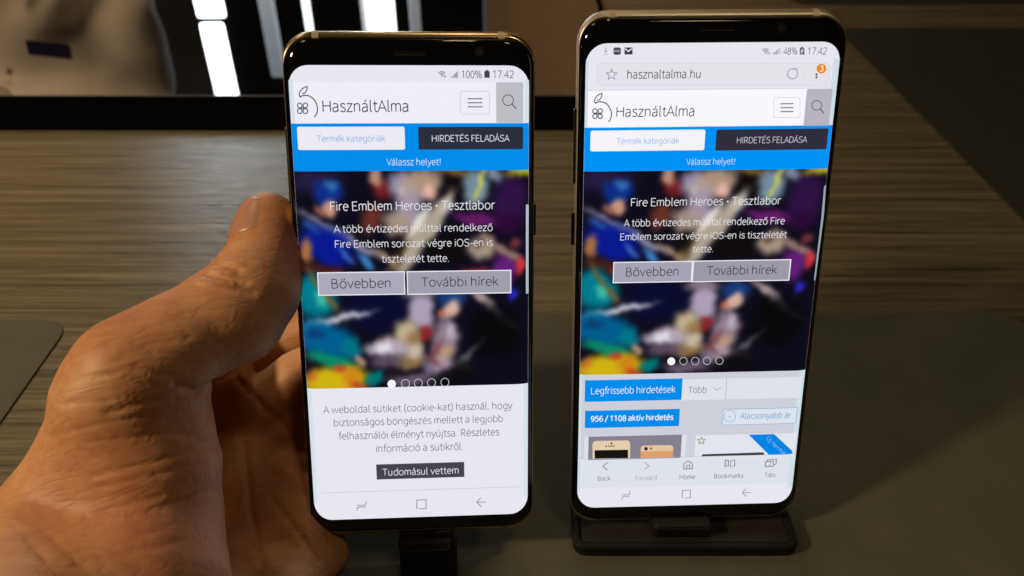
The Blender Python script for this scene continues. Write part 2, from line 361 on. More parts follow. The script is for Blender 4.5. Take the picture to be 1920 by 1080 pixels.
    for e in content:
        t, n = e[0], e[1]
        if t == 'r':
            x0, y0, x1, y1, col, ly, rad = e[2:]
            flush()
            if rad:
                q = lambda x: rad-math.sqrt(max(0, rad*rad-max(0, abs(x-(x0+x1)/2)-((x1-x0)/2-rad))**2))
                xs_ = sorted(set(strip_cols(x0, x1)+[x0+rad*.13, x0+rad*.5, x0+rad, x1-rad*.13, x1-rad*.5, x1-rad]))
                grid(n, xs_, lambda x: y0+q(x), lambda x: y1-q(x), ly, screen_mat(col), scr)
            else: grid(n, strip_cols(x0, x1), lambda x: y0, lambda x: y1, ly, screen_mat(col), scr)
        elif t == 'p':
            bm = bmesh.new(); bm.faces.new([bm.verts.new((a, b, 0)) for a, b in e[2]])
            for x in strip_cols(min(a for a, b in e[2]), max(a for a, b in e[2]))[1:-1]:
                bmesh.ops.bisect_plane(bm, geom=bm.verts[:]+bm.edges[:]+bm.faces[:], plane_co=(x, 0, 0), plane_no=(1, 0, 0))
            bm.verts.index_update(); c = [T(w.co.x, w.co.y, Z(w.co.x, e[4])) for w in bm.verts]
            fc = [tuple(w.index for w in f.verts) for f in bm.faces]; bm.free(); add(n, c, fc, e[3])
        elif t == 's':
            v, f = stroke(e[2], e[3], e[5], e[6]); add(n, v, f, e[4])
        elif t == 't' or t == 'd':
            flush()
            if t == 't':
                txt, u0, u1, vb, cap, col, ly, bold = e[2:]; p0 = Vector((u0, vb)); p1 = Vector((u1, vb)); up = Vector((0, cap))
            else:
                txt, p0, p1, p2, col, ly = e[2:]; p0, p1 = Vector(p0), Vector(p1); up = Vector(p2)-p0; bold = 0
            lines_, wid = typeset(txt); lo_ = min(p[0] for L_ in lines_ for p in L_)-.028; hi_ = max(p[0] for L_ in lines_ for p in L_)+.028
            ref = .50 if txt == 'pay' else .66; vs, fs = [], []
            for L_ in lines_:
                q = [p0+(p1-p0)*((a-lo_)/(hi_-lo_))+up*(b/ref) for a, b in L_]
                v, f = stroke(q, up.length/ref*(.105 if bold else .064), ly, False); fs += [tuple(k_+len(vs) for k_ in g_) for g_ in f]; vs += v
            mesh_obj('lettering', vs, fs, screen_mat(col), scr)
        elif t == 'b':
            flush(); x0, y0, x1, y1, ly = e[2:]
            banner(n, x0, y0, x1, y1, T, Z, ly, scr)
    flush()
    return root

# the blurred collage behind the headline: soft patches of colour, printed on a fine grid
BLOBS = [  # x, y, rx, ry, angle, colour, softness   (x 170..1640, y 36..1284)
 (300,90,170,70,0,(38,28,66),1),(370,150,95,75,0,(10,48,140),.6),(395,112,45,30,20,(50,110,175),.8),(385,238,46,52,-30,(215,160,130),.6),(330,250,40,25,30,(150,95,80),.8),
 (700,130,55,75,-30,(120,30,36),.8),(640,300,60,90,40,(110,50,40),.9),(680,75,40,50,0,(190,150,125),.8),(830,110,85,75,-30,(165,155,182),.8),(835,140,25,25,0,(220,215,230),1),
 (960,110,150,80,-20,(182,155,130),.7),(1000,150,40,45,30,(235,180,165),.9),(880,250,84,124,0,(168,154,172),.8),(800,330,90,80,0,(170,150,135),.8),(1165,120,75,120,35,(14,10,12),.6),(1190,45,90,25,0,(120,90,40),.9),
 (1300,130,85,105,0,(122,148,165),.6),(1330,110,16,110,28,(205,205,90),.7),(1430,60,50,40,0,(130,150,165),.9),(1410,180,40,60,10,(15,20,30),.8),(1600,45,110,28,-5,(190,186,40),.7),
 (1520,210,110,150,0,(48,18,72),.7),(1310,310,150,40,8,(105,28,105),.7),(1500,330,90,60,0,(40,10,50),.9),(1110,235,45,60,30,(225,222,225),.9),(960,400,300,55,-52,(186,174,155),.5),(820,480,160,30,-52,(120,95,60),.8),(930,330,150,24,-50,(235,230,220),.9),
 (470,400,330,24,28,(142,136,158),.7),(720,520,90,22,35,(150,125,100),.8),(350,450,185,110,22,(8,26,150),.55),(590,535,60,28,50,(60,135,205),.8),(470,510,18,60,-35,(60,110,190),.9),(250,340,60,25,30,(40,80,150),.9),
 (800,440,55,70,30,(20,14,14),.7),(1120,470,150,90,-10,(16,12,12),.6),(225,480,38,70,10,(180,118,62),.8),(300,585,140,35,5,(70,28,20),.8),(395,615,50,30,0,(140,34,32),.8),
 (260,740,136,126,30,(0,132,150),.6),(290,755,36,46,-30,(70,190,165),.9),(330,730,190,20,52,(110,95,55),.7),(420,830,40,30,0,(30,30,40),.9),(650,800,210,150,0,(10,12,46),.5),
 (400,868,250,20,-10,(200,200,214),.5),(940,830,84,136,-8,(184,170,194),.6),(920,720,110,40,0,(130,115,125),.8),(1130,755,95,62,0,(26,62,125),.6),(1135,830,62,50,-40,(228,184,165),.6),(1075,850,26,26,0,(190,105,85),.8),
 (1390,810,210,27,38,(180,158,160),.6),(1420,960,180,170,0,(8,8,10),.6),(1480,600,85,100,0,(104,32,124),.6),(1340,470,90,72,0,(176,156,136),.6),(1330,450,35,25,0,(95,70,65),.8),(1480,480,160,26,32,(150,120,110),.7),(1290,600,90,20,0,(150,40,60),.9),
 (1580,580,32,56,0,(215,55,62),.7),(1530,740,32,36,40,(42,42,195),.8),(1560,450,40,30,0,(120,50,60),.9),
 (300,990,215,110,15,(0,98,150),.55),(480,1050,70,60,40,(0,118,136),.7),(340,1115,160,42,12,(12,140,104),.7),(240,960,60,30,0,(10,60,110),.9),
 (830,950,80,70,-20,(205,186,146),.7),(880,1010,70,60,0,(150,118,74),.8),(650,1045,90,40,0,(166,156,170),.7),(705,1040,40,30,0,(228,224,232),.9),(730,1010,70,18,0,(140,60,60),.9),(962,965,40,52,20,(140,32,38),.7),(1090,1010,90,140,0,(152,132,146),.6),(1080,1090,70,40,-20,(190,150,110),.8),(1040,1050,30,50,20,(130,70,80),.9),(1120,960,30,50,0,(185,175,190),.9),
 (850,1130,110,50,0,(146,116,72),.7),(700,1125,110,50,0,(92,76,96),.7),(990,1180,60,60,30,(120,110,130),.8),(530,1120,30,36,0,(190,150,130),.9),
 (360,1240,230,92,-4,(222,190,18),.5),(470,1220,60,60,30,(205,130,22),.8),(385,1160,42,24,0,(196,62,40),.7),(210,1215,30,40,0,(200,110,40),.9),(520,1270,50,20,0,(190,60,40),.9),(620,1225,62,46,0,(0,122,124),.6),(860,1245,150,36,0,(108,92,110),.7),(740,1190,70,30,0,(30,22,28),.7),
 (1170,1150,200,18,-39,(88,88,96),.7),(760,1035,110,52,10,(186,174,186),.8),(690,1055,60,36,0,(226,222,232),.9),(1060,1160,66,70,0,(168,148,164),.9),(900,1075,60,46,0,(204,190,172),.9),(1000,1120,50,24,30,(120,70,80),.9),(1150,1230,160,60,0,(14,12,16),.7),(1200,1160,60,26,0,(30,24,24),.9)]
def banner_colors(nx, ny):
    X, Y = np.meshgrid(np.linspace(170, 1640, nx), np.linspace(36, 1284, ny))
    X += 9*np.sin(Y*.031)+5*np.sin(Y*.083+X*.02); Y += 8*np.sin(X*.028+1)+4*np.sin(X*.09)
    img = np.zeros((ny, nx, 3)); img[:] = (14, 12, 26)
    for x, y, rx, ry, a, c, s in BLOBS:
        ca, sa = math.cos(R(a)), math.sin(R(a)); u = ((X-x)*ca+(Y-y)*sa)/rx; w = (-(X-x)*sa+(Y-y)*ca)/ry
        d = np.sqrt(u*u+w*w); al = np.clip((1+s*.55-d)/(s*1.1+.1), 0, 1); al = al*al*(3-2*al)*.93
        img = img*(1-al[..., None])+np.array(c)*al[..., None]
    for axis in (0, 1):                       # soften, as the page shows it out of focus
        k = np.exp(-.5*(np.arange(-6, 7)/1.15)**2); k /= k.sum(); p_ = np.pad(img, [(6, 6) if a_ == axis else (0, 0) for a_ in range(3)], mode='edge')
        img = sum(k[i]*np.take(p_, range(i, i+img.shape[axis]), axis=axis) for i in range(13))
    q = img/255; return np.where(q <= .04045, q/12.92, ((q+.055)/1.055)**2.4)
_bm = {}
def banner(n, x0, y0, x1, y1, T, Z, ly, par):
    nx, ny = 150, 128; colr = banner_colors(nx, ny)
    xs = np.linspace(x0, x1, nx); ys = np.linspace(y1, y0, ny)
    vs = [T(x, y, Z(x, ly)) for y in ys for x in xs]
    fs = [(j*nx+i, (j+1)*nx+i, (j+1)*nx+i+1, j*nx+i+1) for j in range(ny-1) for i in range(nx-1)]
    if 'm' not in _bm:
        m = mat('display_picture', (0, 0, 0), .06, spec=.35, emit=(1, 1, 1)); t = NT(m)
        t.out('Emission Color', t.n('ShaderNodeVertexColor', layer_name='print').outputs[0]); _bm['m'] = m
    o = mesh_obj(n, vs, fs, _bm['m'], par, True)
    at = o.data.color_attributes.new('print', 'FLOAT_COLOR', 'POINT')
    at.data.foreach_set('color', np.concatenate([colr.reshape(-1, 3), np.ones((nx*ny, 1))], 1).astype('f').ravel())

CONTENT_SMALL=[
["r","header",-32.269999999999996,51.08,32.269999999999996,61.88,[238,238,246],1,0],
["r","blue_bar",-32.269999999999996,38.22,32.269999999999996,51.04,[0,140,235],1,0],
["s","wifi_icon",[[9.59,64.24],[9.53,64.3],[9.47,64.35],[9.4,64.4],[9.33,64.45],[9.26,64.49],[9.18,64.53],[9.1,64.56],[9.02,64.59],[8.93,64.61],[8.85,64.62],[8.76,64.63],[8.68,64.63],[8.59,64.63],[8.5,64.62],[8.42,64.61],[8.33,64.59],[8.25,64.56],[8.17,64.53],[8.09,64.49],[8.02,64.45],[7.94,64.4],[7.87,64.35],[7.81,64.29],[7.75,64.23]],0.17,[80,80,88],3,0],
["s","wifi_icon",[[9.3,63.99],[9.26,64.03],[9.22,64.07],[9.17,64.11],[9.12,64.14],[9.07,64.17],[9.02,64.19],[8.96,64.22],[8.91,64.23],[8.85,64.25],[8.79,64.26],[8.73,64.26],[8.67,64.27],[8.61,64.26],[8.55,64.26],[8.49,64.25],[8.43,64.23],[8.37,64.21],[8.32,64.19],[8.26,64.17],[8.21,64.14],[8.16,64.11],[8.11,64.07],[8.06,64.03],[8.02,63.99]],0.17,[80,80,88],3,0],
["s","wifi_icon",[[9.03,63.75],[9.0,63.78],[8.98,63.8],[8.95,63.82],[8.92,63.84],[8.89,63.85],[8.86,63.87],[8.83,63.88],[8.8,63.89],[8.76,63.9],[8.73,63.91],[8.7,63.91],[8.66,63.91],[8.63,63.91],[8.59,63.91],[8.56,63.9],[8.52,63.89],[8.49,63.88],[8.46,63.87],[8.43,63.85],[8.4,63.84],[8.37,63.82],[8.34,63.8],[8.31,63.78],[8.29,63.75]],0.17,[80,80,88],3,0],
["p","wifi_icon",[[8.84,63.5],[8.84,63.55],[8.82,63.6],[8.79,63.63],[8.75,63.66],[8.71,63.68],[8.66,63.69],[8.61,63.68],[8.56,63.66],[8.52,63.63],[8.49,63.6],[8.47,63.55],[8.46,63.5],[8.47,63.46],[8.49,63.41],[8.52,63.37],[8.55,63.34],[8.6,63.33],[8.65,63.32],[8.7,63.33],[8.74,63.35],[8.78,63.37],[8.82,63.41],[8.84,63.46]],[80,80,88],3],
["s","wifi_icon",[[9.29,63.73],[9.28,63.06]],0.2,[80,80,88],3,0],
["s","wifi_icon",[[9.75,63.73],[9.74,63.06]],0.2,[160,160,165],3,0],
["p","signal_icon",[[11.0,63.02],[11.47,63.02],[11.47,63.44]],[90,90,98],3],
["p","signal_icon",[[11.66,63.02],[12.98,63.02],[13.01,64.87],[11.67,63.7]],[168,168,176],3],
["t","lettering","100%",13.99,19.37,62.99,1.88,[72,72,80],3,0],
["p","battery_icon",[[20.07,63.03],[20.09,64.77],[20.44,64.77],[20.44,65.07],[21.14,65.07],[21.14,64.77],[21.53,64.77],[21.51,63.03]],[66,66,74],3],
["t","lettering","17:42",22.41,28.05,63.04,1.89,[72,72,80],3,0],
["r","search_button",23.23,51.12,30.66,61.86,[190,189,196],2,0],
["s","search_icon",[[27.93,57.14],[27.88,57.51],[27.73,57.85],[27.5,58.14],[27.2,58.36],[26.85,58.51],[26.47,58.55],[26.1,58.51],[25.74,58.37],[25.44,58.14],[25.21,57.85],[25.06,57.51],[25.01,57.14],[25.06,56.77],[25.2,56.43],[25.44,56.14],[25.74,55.91],[26.09,55.77],[26.47,55.72],[26.84,55.77],[27.2,55.91],[27.5,56.14],[27.73,56.43],[27.88,56.77]],0.2,[50,50,56],3,1],
["s","search_icon",[[27.52,56.12],[28.72,54.83]],0.24,[50,50,56],3,0],
["s","menu_button",[[21.41,58.97],[21.37,59.18],[21.25,59.35],[21.07,59.47],[20.86,59.51],[14.1,59.51],[13.89,59.47],[13.71,59.35],[13.59,59.18],[13.54,58.97],[13.47,54.01],[13.51,53.8],[13.62,53.63],[13.8,53.51],[14.01,53.47],[20.81,53.46],[21.03,53.5],[21.21,53.62],[21.33,53.79],[21.37,54.0]],0.14,[190,190,198],3,1],
["s","menu_icon",[[15.48,57.53],[19.47,57.53]],0.28,[92,92,100],3,0],
["s","menu_icon",[[15.46,56.46],[19.46,56.46]],0.28,[92,92,100],3,0],
["s","menu_icon",[[15.45,55.39],[19.45,55.38]],0.28,[92,92,100],3,0],
["s","logo",[[-29.2,57.89],[-29.47,58.45],[-29.4,59.01],[-29.1,59.58],[-28.61,60.1],[-27.98,60.51],[-27.28,60.77],[-27.26,60.33],[-27.45,59.76],[-27.79,59.2],[-28.22,58.9],[-28.68,58.82]],0.26,[34,34,42],3,0],
["s","logo",[[-29.2,57.89],[-28.94,58.26],[-28.02,58.45],[-27.07,58.34],[-26.14,57.88],[-25.42,57.09],[-24.98,56.07],[-24.81,55.01],[-24.98,53.99],[-25.41,53.15],[-25.85,52.74]],0.28,[34,34,42],3,0],
["s","logo",[[-28.97,55.21],[-29.35,55.2],[-29.55,55.17],[-29.73,55.2],[-29.9,55.29],[-30.02,55.44],[-30.1,55.61],[-30.12,55.81],[-30.08,56.01],[-29.98,56.19],[-29.84,56.33],[-29.66,56.42],[-29.47,56.45],[-29.28,56.42],[-29.12,56.33],[-28.99,56.19],[-28.91,56.01],[-28.9,55.81],[-28.94,55.61]],0.26,[34,34,42],3,1],
["s","logo",[[-28.59,55.21],[-28.57,55.61],[-28.59,55.81],[-28.55,56.01],[-28.45,56.19],[-28.31,56.33],[-28.13,56.42],[-27.94,56.45],[-27.76,56.42],[-27.59,56.33],[-27.46,56.19],[-27.39,56.01],[-27.37,55.81],[-27.41,55.61],[-27.51,55.43],[-27.65,55.29],[-27.83,55.2],[-28.02,55.17],[-28.2,55.2]],0.26,[34,34,42],3,1],
["s","logo",[[-28.99,54.9],[-29.0,54.5],[-28.98,54.3],[-29.03,54.1],[-29.12,53.92],[-29.27,53.78],[-29.44,53.69],[-29.63,53.65],[-29.82,53.69],[-29.99,53.78],[-30.11,53.92],[-30.19,54.1],[-30.21,54.3],[-30.17,54.5],[-30.07,54.68],[-29.93,54.82],[-29.75,54.91],[-29.56,54.94],[-29.37,54.91]],0.26,[34,34,42],3,1],
["s","logo",[[-28.61,54.9],[-28.22,54.91],[-28.03,54.94],[-27.84,54.91],[-27.68,54.82],[-27.55,54.67],[-27.47,54.5],[-27.45,54.3],[-27.49,54.1],[-27.59,53.92],[-27.74,53.77],[-27.91,53.68],[-28.1,53.65],[-28.29,53.68],[-28.46,53.78],[-28.58,53.92],[-28.66,54.1],[-28.68,54.3],[-28.64,54.5]],0.26,[34,34,42],3,1],
["t","lettering","HasználtAlma",-23.47,-0.6,54.16,2.88,[34,34,42],3,0],
["r","button",-30.64,43.99,-1.76,50.19,[236,234,243],2,0.5],
["t","lettering","Termék kategóriák",-25.55,-6.98,46.23,1.58,[112,170,220],3,0],
["r","button",1.9,43.97,30.64,50.07,[43,46,60],2,0.4],
["t","lettering","HIRDETÉS FELADÁSA",5.61,26.84,46.14,1.67,[225,228,236],3,0],
["t","lettering","Válassz helyet!",-6.93,7.8,39.79,1.72,[205,228,248],3,0],
["b","banner_picture",-32.269999999999996,-24.42,32.269999999999996,38.22,1],
["t","lettering","Fire Emblem Heroes • Tesztlabor",-22.82,22.79,27.44,2.36,[226,226,232],3,0],
["t","lettering","A több évtizedes múlttal rendelkező",-22.14,22.03,21.32,1.98,[226,226,232],3,0],
["t","lettering","Fire Emblem sorozat végre iOS-en is",-22.03,22.08,17.05,1.96,[226,226,232],3,0],
["t","lettering","tiszteletét tette.",-9.3,9.57,12.71,1.94,[226,226,232],3,0],
["r","button",-27.39,3.29,-2.95,10.07,[235,235,240],2,0],
["r","button_face",-27.13,3.59,-3.23,9.77,[172,170,186],2.5,0],
["r","button",-2.38,3.17,27.31,10.04,[235,235,240],2,0],
["r","button_face",-2.11,3.48,27.02,9.74,[160,158,172],2.5,0],
["t","lettering","Bővebben",-23.53,-7.01,5.44,2.59,[48,48,60],3,0],
["t","lettering","További hírek",1.57,23.58,5.53,2.52,[48,48,60],3,0],
["p","edge_handle",[[32.26,28.28],[32.23,28.41],[32.16,28.51],[32.05,28.58],[31.93,28.61],[31.81,28.61],[31.68,28.59],[31.58,28.52],[31.51,28.41],[31.48,28.29],[31.55,3.1],[31.58,2.97],[31.65,2.86],[31.76,2.78],[31.89,2.76],[32.01,2.75],[32.14,2.78],[32.25,2.85],[32.32,2.96],[32.35,3.09]],[175,185,200],3],
["p","page_dot",[[-6.49,-23.47],[-6.52,-23.13],[-6.63,-22.82],[-6.81,-22.55],[-7.06,-22.34],[-7.34,-22.2],[-7.66,-22.15],[-7.97,-22.19],[-8.27,-22.31],[-8.53,-22.51],[-8.73,-22.77],[-8.86,-23.08],[-8.91,-23.41],[-8.88,-23.74],[-8.77,-24.06],[-8.59,-24.33],[-8.35,-24.54],[-8.06,-24.67],[-7.74,-24.73],[-7.43,-24.69],[-7.13,-24.57],[-6.87,-24.37],[-6.67,-24.11],[-6.54,-23.8]],[250,250,252],3],
["s","page_dot",[[-2.55,-23.43],[-2.58,-23.11],[-2.69,-22.8],[-2.86,-22.54],[-3.1,-22.34],[-3.38,-22.21],[-3.68,-22.16],[-3.99,-22.19],[-4.27,-22.31],[-4.52,-22.5],[-4.72,-22.75],[-4.84,-23.05],[-4.89,-23.37],[-4.86,-23.7],[-4.76,-24.0],[-4.58,-24.26],[-4.34,-24.46],[-4.06,-24.6],[-3.76,-24.65],[-3.45,-24.61],[-3.17,-24.49],[-2.92,-24.3],[-2.72,-24.05],[-2.6,-23.75]],0.17,[205,205,212],3,1],
["s","page_dot",[[1.19,-23.39],[1.16,-23.06],[1.05,-22.76],[0.87,-22.5],[0.63,-22.29],[0.35,-22.16],[0.05,-22.11],[-0.26,-22.15],[-0.54,-22.27],[-0.79,-22.46],[-0.98,-22.71],[-1.11,-23.01],[-1.16,-23.33],[-1.13,-23.65],[-1.02,-23.96],[-0.84,-24.22],[-0.6,-24.42],[-0.32,-24.55],[-0.02,-24.6],[0.29,-24.57],[0.58,-24.45],[0.82,-24.26],[1.02,-24.01],[1.14,-23.71]],0.17,[205,205,212],3,1],
["s","page_dot",[[5.02,-23.35],[4.99,-23.02],[4.88,-22.72],[4.7,-22.46],[4.46,-22.25],[4.18,-22.12],[3.87,-22.07],[3.57,-22.11],[3.28,-22.23],[3.03,-22.42],[2.84,-22.67],[2.71,-22.97],[2.67,-23.29],[2.7,-23.61],[2.81,-23.92],[2.99,-24.18],[3.23,-24.38],[3.51,-24.51],[3.82,-24.57],[4.12,-24.53],[4.41,-24.41],[4.66,-24.22],[4.85,-23.97],[4.98,-23.67]],0.17,[205,205,212],3,1],
["s","page_dot",[[8.95,-23.31],[8.91,-22.98],[8.8,-22.68],[8.62,-22.42],[8.38,-22.21],[8.09,-22.08],[7.79,-22.03],[7.48,-22.07],[7.2,-22.19],[6.95,-22.38],[6.76,-22.63],[6.63,-22.93],[6.58,-23.25],[6.62,-23.57],[6.73,-23.88],[6.91,-24.14],[7.15,-24.35],[7.44,-24.48],[7.74,-24.53],[8.05,-24.49],[8.33,-24.37],[8.58,-24.18],[8.78,-23.93],[8.9,-23.63]],0.17,[205,205,212],3,1],
["t","lettering","A weboldal sütiket (cookie-kat) használ, hogy",-27.79,27.61,-31.99,2.06,[112,114,124],3,0],
["t","lettering","biztonságos böngészés mellett a legjobb",-24.95,24.76,-36.05,2.08,[112,114,124],3,0],
["t","lettering","felhasználói élményt nyújtsa. Részletes",-23.81,23.66,-40.3,2.14,[112,114,124],3,0],
["t","lettering","információ a sütikről.",-12.93,12.73,-44.62,2.16,[112,114,124],3,0],
["r","button",-13.18,-53.48,13.04,-48.61,[68,68,76],2,0],
["t","lettering","Tudomásul vettem",-11.47,11.32,-52.23,2.05,[226,226,232],3,0],
["r","divider",-30,-57.37,30,-57.21,[196,196,206],2,0],
["s","recents_icon",[[-19.42,-61.7],[-17.21,-61.71],[-16.78,-61.43],[-16.6,-60.37]],0.22,[112,108,122],3,0],
["s","recents_icon",[[-19.49,-63.46],[-19.32,-62.61],[-18.89,-62.32],[-16.68,-62.28]],0.22,[112,108,122],3,0],
["s","home_icon",[[-1.5,-63.54],[-1.42,-60.61],[1.37,-60.58],[1.3,-63.46],[-0.8,-63.5]],0.22,[112,108,122],3,0],
["s","back_icon",[[19.51,-61.99],[16.69,-61.95]],0.22,[112,108,122],3,0],
["s","back_icon",[[17.97,-60.46],[16.69,-61.95],[18.09,-63.48]],0.22,[112,108,122],3,0],
["r","painted_edge_tint",-32.25,51.08,-31.0,62.48,[214,225,233],1.6,0],  # viewing-angle tint of the curved sides, painted on as bluish strips
["r","painted_edge_tint",-32.25,-60.75,-31.0,-24.51,[214,225,233],1.6,0],
["r","painted_edge_tint",31.0,51.08,32.25,62.48,[214,225,233],1.6,0],
["r","painted_edge_tint",31.0,-60.75,32.25,-24.51,[214,225,233],1.6,0]]
